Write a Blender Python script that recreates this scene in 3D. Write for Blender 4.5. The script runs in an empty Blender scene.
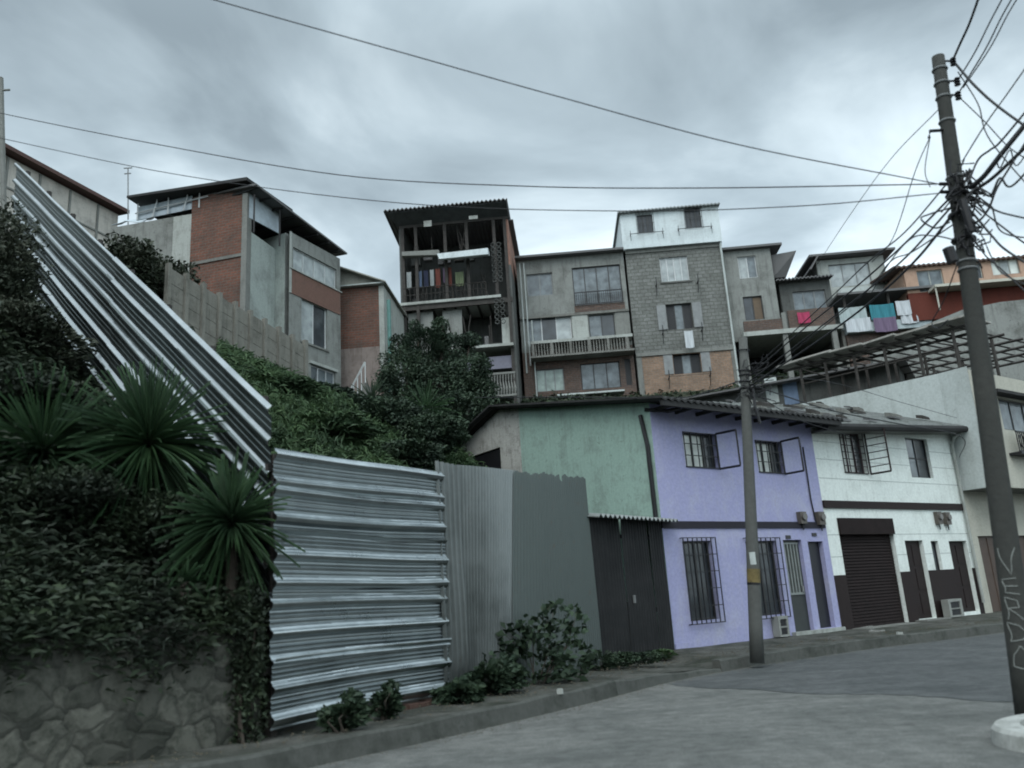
import bpy, math, random
import numpy as np
from mathutils import Vector, Matrix
random.seed(7); rng = np.random.default_rng(7)
SC = bpy.context.scene; COL = SC.collection
R = math.radians
# ------------------------------------------------------------------ camera
EYE = 1.35; FPX = 829.0; PITCH = R(14.83); ROLL = 0.0632
cp, sp = math.cos(PITCH), math.sin(PITCH)
CF = np.array([0, cp, sp]); _U = np.array([0, -sp, cp]); _R = np.array([1., 0, 0])
CR = math.cos(ROLL)*_R - math.sin(ROLL)*_U
CU = math.sin(ROLL)*_R + math.cos(ROLL)*_U
cam_d = bpy.data.cameras.new('camera'); cam = bpy.data.objects.new('camera', cam_d); COL.objects.link(cam)
m = Matrix(((CR[0], CU[0], -CF[0], 0), (CR[1], CU[1], -CF[1], 0), (CR[2], CU[2], -CF[2], EYE), (0, 0, 0, 1)))
cam.matrix_world = m
cam_d.sensor_width = 36; cam_d.lens = 36*FPX/1024; cam_d.clip_start = 0.1; cam_d.clip_end = 3000
cam_d.dof.use_dof = True; cam_d.dof.focus_distance = 30; cam_d.dof.aperture_fstop = 1.2
SC.camera = cam
def ray(px, py): return CF + CR*(px-512)/FPX - CU*(py-384)/FPX
def P(px, py, Y):                      # measured photo point + distance ahead -> survey point in metres
    r = ray(px, py); q = r*(Y/r[1]); return np.array([q[0], q[1], q[2]+EYE])
def G(px, py, z=0.0):
    r = ray(px, py); q = r*((z-EYE)/r[2]); return np.array([q[0], q[1], z])
class Frame:                           # a vertical facade plane: u along it, z up
    def __init__(s, px, py, Y, ang, z0=None):
        s.A = P(px, py, Y); a = R(ang); s.ang = a
        s.d = np.array([math.sin(a), math.cos(a), 0]); s.b = np.array([-math.cos(a), math.sin(a), 0])
        s.z0 = s.A[2] if z0 is None else z0
    def uz(s, px, py, back=0.0):       # local u, z (z from base) at a plane 'back' metres behind the facade
        r = ray(px, py); E = np.array([0, 0, EYE]); n = s.b
        t = ((s.A + s.b*back - E) @ n)/(r @ n); q = E + r*t
        return float((q-s.A) @ s.d), float(q[2]-s.z0)
    def rect(s, r, back=0.0):
        u0, z1 = s.uz(r[0], r[1], back); u1, z0 = s.uz(r[2], r[3], back)
        return (min(u0, u1), max(u0, u1), min(z0, z1), max(z0, z1))
    def world(s, u, y, z): q = s.A + s.d*u + s.b*y; return np.array([q[0], q[1], s.z0+z])
    def empty(s, name, label, cat, group=None, u=0.0):
        o = bpy.data.objects.new(name, None); COL.objects.link(o)
        q = s.world(u, 0, 0); o.location = q; o.rotation_euler = (0, 0, math.pi/2 - s.ang)
        o.empty_display_size = .3
        o['label'] = label; o['category'] = cat
        if group: o['group'] = group
        return o
def tag(o, label=None, cat=None, group=None, kind=None):
    if label: o['label'] = label
    if cat: o['category'] = cat
    if group: o['group'] = group
    if kind: o['kind'] = kind
    return o
def empty(name, loc, label, cat, group=None, rz=0):
    o = bpy.data.objects.new(name, None); COL.objects.link(o); o.location = loc; o.rotation_euler.z = rz
    return tag(o, label, cat, group)
# ------------------------------------------------------------------ meshes
class MB:
    def __init__(s, off=None): s.v = []; s.f = []; s.off = off
    def add(s, vs, fs):
        n = len(s.v); s.v += [tuple(float(c) for c in v) for v in vs]; s.f += [tuple(i+n for i in f) for f in fs]; return s
    def box(s, x0, x1, y0, y1, z0, z1):
        vs = [(x, y, z) for z in (z0, z1) for y in (y0, y1) for x in (x0, x1)]
        return s.add(vs, [(0, 2, 3, 1), (4, 5, 7, 6), (0, 1, 5, 4), (2, 6, 7, 3), (0, 4, 6, 2), (1, 3, 7, 5)])
    def hexa(s, b, t):                 # bottom quad, top quad
        return s.add(list(b)+list(t), [(3, 2, 1, 0), (4, 5, 6, 7), (0, 1, 5, 4), (1, 2, 6, 5), (2, 3, 7, 6), (3, 0, 4, 7)])
    def tube(s, pts, r, n=8, cap=True):
        pts = [np.array(p, float) for p in pts]; rs = r if hasattr(r, '__len__') else [r]*len(pts)
        vs = []; fs = []; up = None
        for i, p in enumerate(pts):
            t = pts[min(i+1, len(pts)-1)] - pts[max(i-1, 0)]; t /= (np.linalg.norm(t)+1e-9)
            if up is None or abs(up @ t) > .95: up = np.array([0, 0, 1.]) if abs(t[2]) < .9 else np.array([1., 0, 0])
            a = np.cross(t, up); a /= np.linalg.norm(a); b = np.cross(t, a); up = -b if False else up
            for k in range(n):
                w = 2*math.pi*k/n; vs.append(p + (a*math.cos(w) + b*math.sin(w))*rs[i])
        for i in range(len(pts)-1):
            for k in range(n):
                k2 = (k+1) % n; fs.append((i*n+k, i*n+k2, (i+1)*n+k2, (i+1)*n+k))
        if cap: fs += [tuple(range(n))[::-1], tuple(range((len(pts)-1)*n, len(pts)*n))]
        return s.add(vs, fs)
    def bar(s, p0, p1, w=.05, h=.05):
        return s.tube([p0, p1], [w*.71, h*.71], 4)
    def quads(s, vs, fs): return s.add(vs, fs)
    def build(s, name, mat, parent=None, smooth=False):
        v = np.array(s.v, float)
        loc = (0, 0, 0)
        if parent is None:
            c = np.array([(v[:, 0].min()+v[:, 0].max())/2, (v[:, 1].min()+v[:, 1].max())/2, v[:, 2].min()])
            v = v-c; loc = tuple(c)
        elif s.off is not None: v = v-np.array(s.off)
        me = bpy.data.meshes.new(name); me.from_pydata(v.tolist(), [], s.f)
        if mat: me.materials.append(mat)
        if smooth: me.shade_smooth()
        o = bpy.data.objects.new(name, me); COL.objects.link(o); o.location = loc
        if parent: o.parent = parent
        return o
def wall(mb, u0, u1, z0, z1, holes=(), t=.22, y=0.0):
    """front skin with real openings and reveals; z1 may be (left, right)"""
    zl, zr = z1 if isinstance(z1, tuple) else (z1, z1)
    top = lambda u: zl + (zr-zl)*(u-u0)/(u1-u0)
    hs = [(max(a, u0+.01), min(b, u1-.01), max(c, z0+.005), d) for a, b, c, d in holes]
    us = sorted({u0, u1} | {h[0] for h in hs} | {h[1] for h in hs})
    zs = sorted({z0} | {h[2] for h in hs} | {h[3] for h in hs})
    for i in range(len(us)-1):
        a, b = us[i], us[i+1]
        for j in range(len(zs)):
            c = zs[j]
            last = j == len(zs)-1
            d = None if last else zs[j+1]
            cu = (a+b)/2; cz = c+.005 if last else (c+d)/2
            if any(h[0] < cu < h[1] and h[2] < cz < h[3] for h in hs): continue
            da, db = (top(a), top(b)) if last else (d, d)
            mb.add([(a, y, c), (b, y, c), (b, y, db), (a, y, da)], [(0, 1, 2, 3)])
            mb.add([(a, y+t, c), (b, y+t, c), (b, y+t, db), (a, y+t, da)], [(3, 2, 1, 0)])
    for a, b, c, d in hs:
        mb.add([(a, y, c), (b, y, c), (b, y, d), (a, y, d), (a, y+t, c), (b, y+t, c), (b, y+t, d), (a, y+t, d)],
               [(0, 4, 5, 1), (1, 5, 6, 2), (2, 6, 7, 3), (3, 7, 4, 0)])
    return mb
def shell(mb, u0, u1, z0, z1, depth, t=.22, y=0.0, floors=()):
    zl, zr = z1 if isinstance(z1, tuple) else (z1, z1)
    y0 = y+.002
    for (x, x2, zt) in ((u0, u0+t, zl), (u1-t, u1, zr)): mb.box(x, x2, y0, depth, z0, zt)
    mb.box(u0+t+.002, u1-t-.002, depth-t, depth-.002, z0, min(zl, zr))
    for z in floors: mb.box(u0+t+.002, u1-t-.002, y+t+.01, depth-t-.01, z-.1, z)
    return mb
# ------------------------------------------------------------------ materials
MC = {}
def newmat(name):
    m = bpy.data.materials.new(name); m.use_nodes = True; nt = m.node_tree; b = nt.nodes['Principled BSDF']
    return m, nt, b
def N(nt, typ, **kw):
    n = nt.nodes.new(typ)
    for k, v in kw.items():
        if k in n.inputs: n.inputs[k].default_value = v
        else: setattr(n, k, v)
    return n
def L(nt, a, b): nt.links.new(a, b)
def ramp(nt, src, stops):
    r = nt.nodes.new('ShaderNodeValToRGB'); e = r.color_ramp.elements
    while len(e) < len(stops): e.new(.5)
    for i, (p, c) in enumerate(stops): e[i].position = p; e[i].color = (c, c, c, 1) if not hasattr(c, '__len__') else (*c, 1)
    L(nt, src, r.inputs['Fac']); return r
def mixc(nt, fac, a, b, mode='MIX'):
    n = nt.nodes.new('ShaderNodeMix'); n.data_type = 'RGBA'; n.blend_type = mode
    for sock, v in ((n.inputs['Factor'], fac), (n.inputs['A'], a), (n.inputs['B'], b)):
        s = sock
        if sock.name == 'A': s = n.inputs[6]
        if sock.name == 'B': s = n.inputs[7]
        if hasattr(v, 'is_linked'): L(nt, v, s)
        elif isinstance(v, (int, float)): s.default_value = v
        else: s.default_value = (*v, 1)
    return n.outputs[2]
def plaster(name, col, stain=None, amount=.5, scale=1.0, rough=.9, streak=.5, bump=.25, lines=0):
    if name in MC: return MC[name]
    m, nt, b = newmat(name); MC[name] = m
    stain = stain or tuple(c*.45 for c in col)
    tc = N(nt, 'ShaderNodeTexCoord')
    n1 = N(nt, 'ShaderNodeTexNoise', Scale=.9*scale, Detail=8.0, Roughness=.7); L(nt, tc.outputs['Object'], n1.inputs['Vector'])
    mp = N(nt, 'ShaderNodeMapping'); mp.inputs['Scale'].default_value = (3.5, 3.5, .35); L(nt, tc.outputs['Object'], mp.inputs['Vector'])
    n2 = N(nt, 'ShaderNodeTexNoise', Scale=1.3*scale, Detail=6.0, Roughness=.65); L(nt, mp.outputs[0], n2.inputs['Vector'])
    n3 = N(nt, 'ShaderNodeTexNoise', Scale=14.0, Detail=5.0, Roughness=.7); L(nt, tc.outputs['Object'], n3.inputs['Vector'])
    r1 = ramp(nt, n1.outputs[0], [(.48, 0.), (.72, amount)])
    r2 = ramp(nt, n2.outputs[0], [(.52, 0.), (.78, streak)])
    c = mixc(nt, r1.outputs[0], col, stain)
    c = mixc(nt, r2.outputs[0], c, tuple(s*.9 for s in stain))
    n6 = N(nt, 'ShaderNodeTexNoise', Scale=4.5, Detail=9.0, Roughness=.8, Distortion=.8); L(nt, tc.outputs['Object'], n6.inputs['Vector'])
    r6 = ramp(nt, n6.outputs[0], [(.58, 0.), (.66, min(1, amount*.9))]); c = mixc(nt, r6.outputs[0], c, tuple(s*.75 for s in stain))
    r3 = ramp(nt, n3.outputs[0], [(.3, .84), (.7, 1.06)])
    c = mixc(nt, 1.0, c, r3.outputs[0], 'MULTIPLY')
    L(nt, c, b.inputs['Base Color']); b.inputs['Roughness'].default_value = rough; b.inputs['Specular IOR Level'].default_value = .2
    bp = N(nt, 'ShaderNodeBump', Strength=bump, Distance=.02); L(nt, n3.outputs[0], bp.inputs['Height']); L(nt, bp.outputs[0], b.inputs['Normal'])
    return m
def brick(name, c1, c2, mortar, bw=.3, bh=.12, msize=.012, grime=(.06, .06, .055), amt=.6, bump=.5):
    if name in MC: return MC[name]
    m, nt, b = newmat(name); MC[name] = m
    tc = N(nt, 'ShaderNodeTexCoord'); sx = N(nt, 'ShaderNodeSeparateXYZ'); L(nt, tc.outputs['Object'], sx.inputs[0])
    ad = N(nt, 'ShaderNodeMath', operation='ADD'); L(nt, sx.outputs[0], ad.inputs[0]); L(nt, sx.outputs[1], ad.inputs[1])
    cx = N(nt, 'ShaderNodeCombineXYZ'); L(nt, ad.outputs[0], cx.inputs[0]); L(nt, sx.outputs[2], cx.inputs[1])
    nz = N(nt, 'ShaderNodeTexNoise', Scale=3.0, Detail=4.0); L(nt, tc.outputs['Object'], nz.inputs['Vector'])
    wob = N(nt, 'ShaderNodeVectorMath', operation='SCALE'); wob.inputs['Scale'].default_value = .03; L(nt, nz.outputs['Color'], wob.inputs[0])
    av = N(nt, 'ShaderNodeVectorMath', operation='ADD'); L(nt, cx.outputs[0], av.inputs[0]); L(nt, wob.outputs[0], av.inputs[1])
    br = N(nt, 'ShaderNodeTexBrick', Scale=1.0); L(nt, av.outputs[0], br.inputs['Vector'])
    br.inputs['Color1'].default_value = (*c1, 1); br.inputs['Color2'].default_value = (*c2, 1); br.inputs['Mortar'].default_value = (*mortar, 1)
    br.inputs['Brick Width'].default_value = bw; br.inputs['Row Height'].default_value = bh; br.inputs['Mortar Size'].default_value = msize
    n1 = N(nt, 'ShaderNodeTexNoise', Scale=1.1, Detail=8.0, Roughness=.75); L(nt, tc.outputs['Object'], n1.inputs['Vector'])
    r1 = ramp(nt, n1.outputs[0], [(.42, 0.), (.75, amt)])
    c = mixc(nt, r1.outputs[0], br.outputs['Color'], grime)
    n3 = N(nt, 'ShaderNodeTexNoise', Scale=9.0, Detail=6.0, Roughness=.7); L(nt, tc.outputs['Object'], n3.inputs['Vector'])
    r3 = ramp(nt, n3.outputs[0], [(.25, .65), (.75, 1.25)]); c = mixc(nt, 1.0, c, r3.outputs[0], 'MULTIPLY')
    L(nt, c, b.inputs['Base Color']); b.inputs['Roughness'].default_value = .95; b.inputs['Specular IOR Level'].default_value = .15
    bp = N(nt, 'ShaderNodeBump', Strength=bump, Distance=.02); L(nt, br.outputs['Fac'], bp.inputs['Height']); bp.invert = True; L(nt, bp.outputs[0], b.inputs['Normal'])
    return m
def metal(name, col, rust=(.12, .06, .035), ramt=.3, rough=.38, met=.85, scale=1.5):
    if name in MC: return MC[name]
    m, nt, b = newmat(name); MC[name] = m
    tc = N(nt, 'ShaderNodeTexCoord')
    n1 = N(nt, 'ShaderNodeTexNoise', Scale=scale, Detail=8.0, Roughness=.7); L(nt, tc.outputs['Object'], n1.inputs['Vector'])
    n2 = N(nt, 'ShaderNodeTexNoise', Scale=scale*9, Detail=5.0, Roughness=.7); L(nt, tc.outputs['Object'], n2.inputs['Vector'])
    r1 = ramp(nt, n1.outputs[0], [(.3, .75), (.7, 1.1)]); c = mixc(nt, 1.0, col, r1.outputs[0], 'MULTIPLY')
    r2 = ramp(nt, n2.outputs[0], [(.6, 0.), (.8, ramt)]); c = mixc(nt, r2.outputs[0], c, rust)
    L(nt, c, b.inputs['Base Color']); b.inputs['Metallic'].default_value = met
    rr = ramp(nt, n1.outputs[0], [(.3, rough*.8), (.7, min(1, rough*1.35))]); L(nt, rr.outputs[0], b.inputs['Roughness'])
    bp = N(nt, 'ShaderNodeBump', Strength=.12, Distance=.02); L(nt, n1.outputs[0], bp.inputs['Height']); L(nt, bp.outputs[0], b.inputs['Normal'])
    return m
def simple(name, col, rough=.7, var=.25, scale=4.0, met=0.0, spec=.4):
    if name in MC: return MC[name]
    m, nt, b = newmat(name); MC[name] = m
    tc = N(nt, 'ShaderNodeTexCoord'); n1 = N(nt, 'ShaderNodeTexNoise', Scale=scale, Detail=6.0, Roughness=.65); L(nt, tc.outputs['Object'], n1.inputs['Vector'])
    r1 = ramp(nt, n1.outputs[0], [(.25, 1-var), (.75, 1+var*.6)]); c = mixc(nt, 1.0, col, r1.outputs[0], 'MULTIPLY')
    L(nt, c, b.inputs['Base Color']); b.inputs['Roughness'].default_value = rough; b.inputs['Metallic'].default_value = met; b.inputs['Specular IOR Level'].default_value = spec
    return m
def leafmat(name, c1, c2, c3=None):
    if name in MC: return MC[name]
    m, nt, b = newmat(name); MC[name] = m
    g = N(nt, 'ShaderNodeNewGeometry'); tc = N(nt, 'ShaderNodeTexCoord')
    n1 = N(nt, 'ShaderNodeTexNoise', Scale=1.3, Detail=4.0); L(nt, tc.outputs['Object'], n1.inputs['Vector'])
    c = mixc(nt, g.outputs['Random Per Island'], c1, c2)
    r = ramp(nt, n1.outputs[0], [(.4, 0.), (.62, 1.)])
    c = mixc(nt, r.outputs[0], c, c3 or tuple(x*.6 for x in c1))
    L(nt, c, b.inputs['Base Color']); b.inputs['Roughness'].default_value = .6; b.inputs['Specular IOR Level'].default_value = .25
    return m
def glass(name, col=(.02, .025, .03), rough=.08, var=.5):
    if name in MC: return MC[name]
    m, nt, b = newmat(name); MC[name] = m
    tc = N(nt, 'ShaderNodeTexCoord'); n1 = N(nt, 'ShaderNodeTexNoise', Scale=2.5, Detail=3.0); L(nt, tc.outputs['Object'], n1.inputs['Vector'])
    r1 = ramp(nt, n1.outputs[0], [(.3, 1-var), (.7, 1+var)]); c = mixc(nt, 1.0, col, r1.outputs[0], 'MULTIPLY')
    L(nt, c, b.inputs['Base Color']); b.inputs['Roughness'].default_value = .5
    b.inputs['Specular IOR Level'].default_value = .3; b.inputs['Coat Weight'].default_value = .8; b.inputs['Coat Roughness'].default_value = rough
    bp = N(nt, 'ShaderNodeBump', Strength=.06, Distance=.05); L(nt, n1.outputs[0], bp.inputs['Height']); L(nt, bp.outputs[0], b.inputs['Coat Normal'])
    return m
def cloth(name, col):
    if name in MC: return MC[name]
    m, nt, b = newmat(name); MC[name] = m
    tc = N(nt, 'ShaderNodeTexCoord'); mp = N(nt, 'ShaderNodeMapping'); mp.inputs['Scale'].default_value = (9, 9, .8); L(nt, tc.outputs['Object'], mp.inputs[0])
    n1 = N(nt, 'ShaderNodeTexNoise', Scale=1.5, Detail=3.0); L(nt, mp.outputs[0], n1.inputs['Vector'])
    r1 = ramp(nt, n1.outputs[0], [(.3, .72), (.7, 1.08)]); c = mixc(nt, 1.0, col, r1.outputs[0], 'MULTIPLY')
    L(nt, c, b.inputs['Base Color']); b.inputs['Roughness'].default_value = .85; b.inputs['Specular IOR Level'].default_value = .1
    return m
WHITE = plaster('white_paint', (.76, .81, .77), (.38, .41, .37), .4, 1.3, streak=.4)
PURPLE = plaster('purple_paint', (.35, .355, .545), (.46, .46, .55), .7, 1.3, streak=.45)
GREEN = plaster('green_plaster', (.30, .42, .365), (.20, .26, .23), .85, 2.0, streak=.6)
ROUGHW = plaster('rough_pale_render', (.42, .42, .39), (.14, .14, .12), .9, 2.2, streak=.7, bump=.9)
GREY = plaster('grey_render', (.23, .24, .225), (.08, .08, .072), .8, 1.1, streak=.8)
GREYD = plaster('dark_grey_render', (.10, .105, .10), (.045, .045, .042), .8, 1.1, streak=.8)
PALE = plaster('pale_grey_render', (.36, .38, .355), (.17, .17, .15), .7, 1.0, streak=.7)
CREAM = plaster('cream_paint', (.46, .45, .385), (.27, .26, .22), .5, 1.0, streak=.5)
OFFW = plaster('off_white_wall', (.45, .49, .475), (.26, .28, .26), .6, .8, streak=.5)
PEACH = plaster('peach_paint', (.40, .27, .20), (.2, .13, .10), .5, 1.0)
REDW = plaster('dark_red_wall', (.12, .036, .026), (.08, .03, .025), .5, 1.0)
MAROON = plaster('maroon_paint', (.020, .0125, .012), (.015, .011, .011), .5, 1.0, rough=.6)
CONC = plaster('concrete', (.20, .205, .19), (.11, .11, .10), .7, 1.6, streak=.5)
CONCD = plaster('weathered_concrete', (.18, .18, .165), (.08, .08, .07), .8, 1.4, streak=.6)
BLOCK = brick('grey_block', (.16, .168, .155), (.205, .212, .20), (.12, .12, .11), .4, .2, .02, amt=.55)
BRICKO = brick('orange_brick', (.32, .205, .14), (.23, .15, .105), (.22, .195, .165), .3, .1, .014, amt=.5)
BRICKR = brick('red_brick', (.20, .09, .065), (.145, .07, .052), (.14, .12, .10), .3, .12, .014, amt=.85)
BRICKD = brick('dark_brick', (.14, .09, .07), (.10, .065, .055), (.12, .11, .10), .3, .1, .014, amt=.7)
GALV = metal('galvanised_sheet', (.32, .355, .36), ramt=.3, rough=.3, met=1.0)
GALV_HI = metal('rib_painted_highlight', (.74, .79, .80), ramt=.5, rough=.3, met=1.0, scale=2.6)  # same sheet metal, with the sky highlight put into the rib colour
GALV2_HI = metal('rib_weak_painted_highlight', (.36, .39, .40), ramt=.6, rough=.35, met=1.0, scale=2.6)  # weaker painted highlight for the climbing fence ribs
GALV2 = metal('weathered_galvanised_sheet', (.10, .12, .118), ramt=.35, rough=.35, met=.9)
GALVD = metal('dull_zinc_sheet', (.10, .118, .112), ramt=.7, rough=.5, met=.7)
ROOFM = metal('weathered_roof_sheet', (.13, .13, .13), ramt=.6, rough=.7, met=.3)
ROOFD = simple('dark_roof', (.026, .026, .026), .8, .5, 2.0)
BLACK = simple('black_steel', (.010, .010, .012), .5, .4)
DGATE = metal('dark_sheet_gate', (.009, .01, .011), (.02, .013, .01), ramt=.5, rough=.8, met=.0)
WOOD = simple('weathered_timber', (.045, .041, .037), .85, .5, 6)
GL = glass('dark_window_glass'); GLG = glass('grey_window_glass', (.10, .12, .13)); GLC = glass('curtained_glass', (.30, .33, .33), .2, .3)
CURT = glass('pale_curtained_glass', (.55, .58, .54), .3, .2)
GLGR = glass('green_curtained_glass', (.24, .30, .27), .2, .3)
FRAMEW = simple('white_frame', (.5, .52, .52), .5, .2); FRAMEG = simple('grey_frame', (.2, .21, .21), .5, .3); FRAMED = simple('dark_frame', (.03, .03, .03), .5, .3)
CLW = cloth('white_cloth', (.50, .53, .55)); CLT = cloth('turquoise_cloth', (.05, .20, .24)); CLP = cloth('pink_cloth', (.36, .055, .11)); CLD = cloth('plum_cloth', (.16, .12, .18)); CLB = cloth('blue_cloth', (.09, .12, .18)); CLR = cloth('red_cloth', (.14, .05, .04)); CLG = cloth('green_cloth', (.17, .2, .12)); CLK = cloth('dark_cloth', (.03, .035, .06)); CLGY = cloth('dull_white_cloth', (.26, .28, .28))
# ------------------------------------------------------------------ facade helpers
def add_window(T, F, h, style, y0=0.0):
    u0, u1, z0, z1 = h
    nx, nz = style.get('mull', (2, 1)); fm = style.get('frame', FRAMEG); t = style.get('ft', .05); yy = y0+style.get('rec', .09)
    g = .004
    mb = MB(); mb.box(u0+g, u0+t, yy, yy+.05, z0+g, z1-g); mb.box(u1-t, u1-g, yy, yy+.05, z0+g, z1-g)
    mb.box(u0+t, u1-t, yy+.001, yy+.049, z0+g, z0+t); mb.box(u0+t, u1-t, yy+.001, yy+.049, z1-t, z1-g)
    for i in range(1, nx): c = u0+(u1-u0)*i/nx; mb.box(c-t/2, c+t/2, yy+.002, yy+.048, z0+t, z1-t)
    for i in range(1, nz): c = z0+(z1-z0)*i/nz; mb.box(u0+t, u1-t, yy+.004, yy+.046, c-t/2, c+t/2)
    w = mb.build('window', fm, T)
    p = MB(); 
    mats = style.get('panes', [style.get('pane', GL)])
    for i in range(nx):
        a = u0+.01+(u1-u0-.02)*i/nx; b = u0+.01+(u1-u0-.02)*(i+1)/nx
        mt = mats[i % len(mats)]
        if mt is None: continue
        sl = .006*(1+i % 2)
        MB().box(a, b, yy+.02+sl, yy+.026+sl, z0+.01, z1-.01).build('pane', mt, w)
    if style.get('grille'):
        gx, gz, gm = style['grille']; e = style.get('gout', -.05); k = .009; q = MB(); s = style.get('gover', .04)
        a, b, c, d = u0-s, u1+s, z0-s, z1+s
        for i in range(gx+1): x = a+(b-a)*i/gx; q.box(x-k, x+k, y0+e-k, y0+e+k, c, d)
        for i in range(gz+1): z = c+(d-c)*i/gz; q.box(a-k, b+k, y0+e-k*1.3, y0+e+k*1.3, z-k, z+k)
        for x in (a, b):
            for z in (c, d): q.box(x-k, x+k, y0+e+k*1.4, y0+.003, z-k, z+k)
        q.build('grille', gm, w)
    if style.get('sill'): MB().box(u0-.08, u1+.08, y0-.06, y0-.002, z0-.09, z0-.005).build('sill', style['sill'], w)
    return w
def railing(mb, u0, u1, y, z0, z1, step=.13, k=.012, mid=False):
    mb.box(u0, u1, y-.025, y+.025, z1-.045, z1); mb.box(u0, u1, y-.02, y+.02, z0, z0+.035)
    if mid: mb.box(u0, u1, y-.012, y+.012, (z0+z1)/2-.012, (z0+z1)/2+.012)
    n = max(2, int((u1-u0)/step))
    for i in range(n+1): u = u0+k+(u1-u0-2*k)*i/n; mb.box(u-k, u+k, y-k, y+k, z0+.035, z1-.045)
    return mb
def corrug(mb, o, du, dv, n, lu, lv, prof, nu=120, nv=1, wob=0.0, cut=None):
    """sheet from origin o along unit du (length lu) and unit dv (length lv); ribs vary along u by prof(u)"""
    o, du, dv, n = (np.array(x, float) for x in (o, du, dv, n)); vs = []
    us = np.linspace(0, lu, nu+1); vv = np.linspace(0, lv, nv+1)
    for j, b in enumerate(vv):
        for a in us:
            w = wob*math.sin(a*1.9+b*1.3)+wob*.6*math.sin(b*2.7-a*.8)
            bb = b
            if cut is not None and j == nv: bb = b+cut(a)
            vs.append(o+du*a+dv*bb+n*(prof(a)+w))
    fs = [(j*(nu+1)+i, j*(nu+1)+i+1, (j+1)*(nu+1)+i+1, (j+1)*(nu+1)+i) for j in range(nv) for i in range(nu)]
    return mb.add(vs, fs)
def trap(x, pitch=.28, h=.04, top=.045, slope=.03):
    q = x % pitch
    if q < slope: return h*q/slope
    if q < slope+top: return h
    if q < 2*slope+top: return h*(1-(q-slope-top)/slope)
    r = (q-2*slope-top)/(pitch-2*slope-top)
    return .008 if (.28 < r < .38 or .62 < r < .72) else 0
sine = lambda p, h: (lambda x: h*math.sin(2*math.pi*x/p))
def roof_sheet(mb, u0, u1, pts, t=.04, rib=.0, rp=.18):
    """extrude profile pts [(y,z)...] from u0 to u1; wavy if rib"""
    n = 2 if not rib else max(4, int((u1-u0)/rp*8)); us = np.linspace(u0, u1, n)
    for side in (0, 1):
        vs = [(u, y, z-side*t+(rib*math.sin(2*math.pi*u/rp) if rib else 0)) for u in us for (y, z) in pts]
        k = len(pts); fs = [(i*k+j, (i+1)*k+j, (i+1)*k+j+1, i*k+j+1) for i in range(n-1) for j in range(k-1)]
        mb.add(vs, fs if side == 0 else [f[::-1] for f in fs])
    # rims
    for j in (0, len(pts)-1):
        y, z = pts[j]; vs = []
        for u in us: w = rib*math.sin(2*math.pi*u/rp) if rib else 0; vs += [(u, y, z+w), (u, y, z-t+w)]
        mb.add(vs, [(2*i, 2*i+2, 2*i+3, 2*i+1) for i in range(n-1)])
    for u in (us[0], us[-1]):
        vs = []
        for y, z in pts: w = rib*math.sin(2*math.pi*u/rp) if rib else 0; vs += [(u, y, z+w), (u, y, z-t+w)]
        mb.add(vs, [(2*i, 2*i+2, 2*i+3, 2*i+1) for i in range(len(pts)-1)])
    return mb
def hang(F, r, y, mat, name, label, cat, group=None, wave=.03, sway=0.0):
    """a cloth hanging in facade frame F, px rect r, world-placed thing"""
    u0, u1, z0, z1 = F.rect(r, y); mb = MB(); nx, nz = 14, 8; vs = []
    for side in (0, .008):
        for j in range(nz+1):
            for i in range(nx+1):
                a = i/nx; b = j/nz; uu = u0+(u1-u0)*a+sway*(1-b); zz = z0+(z1-z0)*b - .04*math.sin(a*math.pi)*(1-b*.3)
                yy = y+side+wave*math.sin(a*17+b*2)*(1.1-b); vs.append(F.world(uu, yy, zz))
    k = (nx+1)*(nz+1); fs = []
    for s in (0, k): fs += [(s+j*(nx+1)+i, s+j*(nx+1)+i+1, s+(j+1)*(nx+1)+i+1, s+(j+1)*(nx+1)+i) for j in range(nz) for i in range(nx)]
    mb.add(vs, fs); o = mb.build(name, mat, None, True); return tag(o, label, cat, group)
exec_parts = []
# ================================================================== street row
S = Frame(675, 649, 18, 54.6); SW = Frame(675, 649, 18, 144.6)
def tilt_roof(mb_pts_u, k, parent, name, mat, t=.06, rib=.02, rp=.18, u0=0, **kw):
    mb = roof_sheet(MB(), *mb_pts_u, t=t, rib=rib, rp=rp); mb.v = [(x, y, z+k*(x-u0)) for x, y, z in mb.v]
    return mb.build(name, mat, parent)
def leaf_open(T, F, hinge_px, outer_px, out, mat, bars=(0, 0), pane=None):
    """casement leaf swung outward: hinge edge on the wall, outer edge 'out' metres in front"""
    (hx0, hy0), (hx1, hy1) = hinge_px; (ox0, oy0), (ox1, oy1) = outer_px
    hu, zt = F.uz(hx0, hy0, -.03); _, zb = F.uz(hx1, hy1, -.03)
    ou = F.uz((ox0+ox1)/2, (oy0+oy1)/2, -out)[0]
    a = np.array([hu, -.03]); b = np.array([ou, -out]); mb = MB(); w = .026
    def pt(t, z): q = a+(b-a)*t; return (q[0], q[1], z)
    for t in (0, 1): mb.tube([pt(t, zb), pt(t, zt)], w, 4)
    for z in (zb, zt): mb.tube([pt(0, z), pt(1, z)], w, 4)
    nx, nz = bars
    for i in range(1, nz): mb.tube([pt(0, zb+(zt-zb)*i/nz), pt(1, zb+(zt-zb)*i/nz)], .013, 4)
    for i in range(1, nx): mb.tube([pt(i/nx, zb), pt(i/nx, zt)], .011, 4)
    return mb.build('casement_leaf', mat, T)
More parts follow.
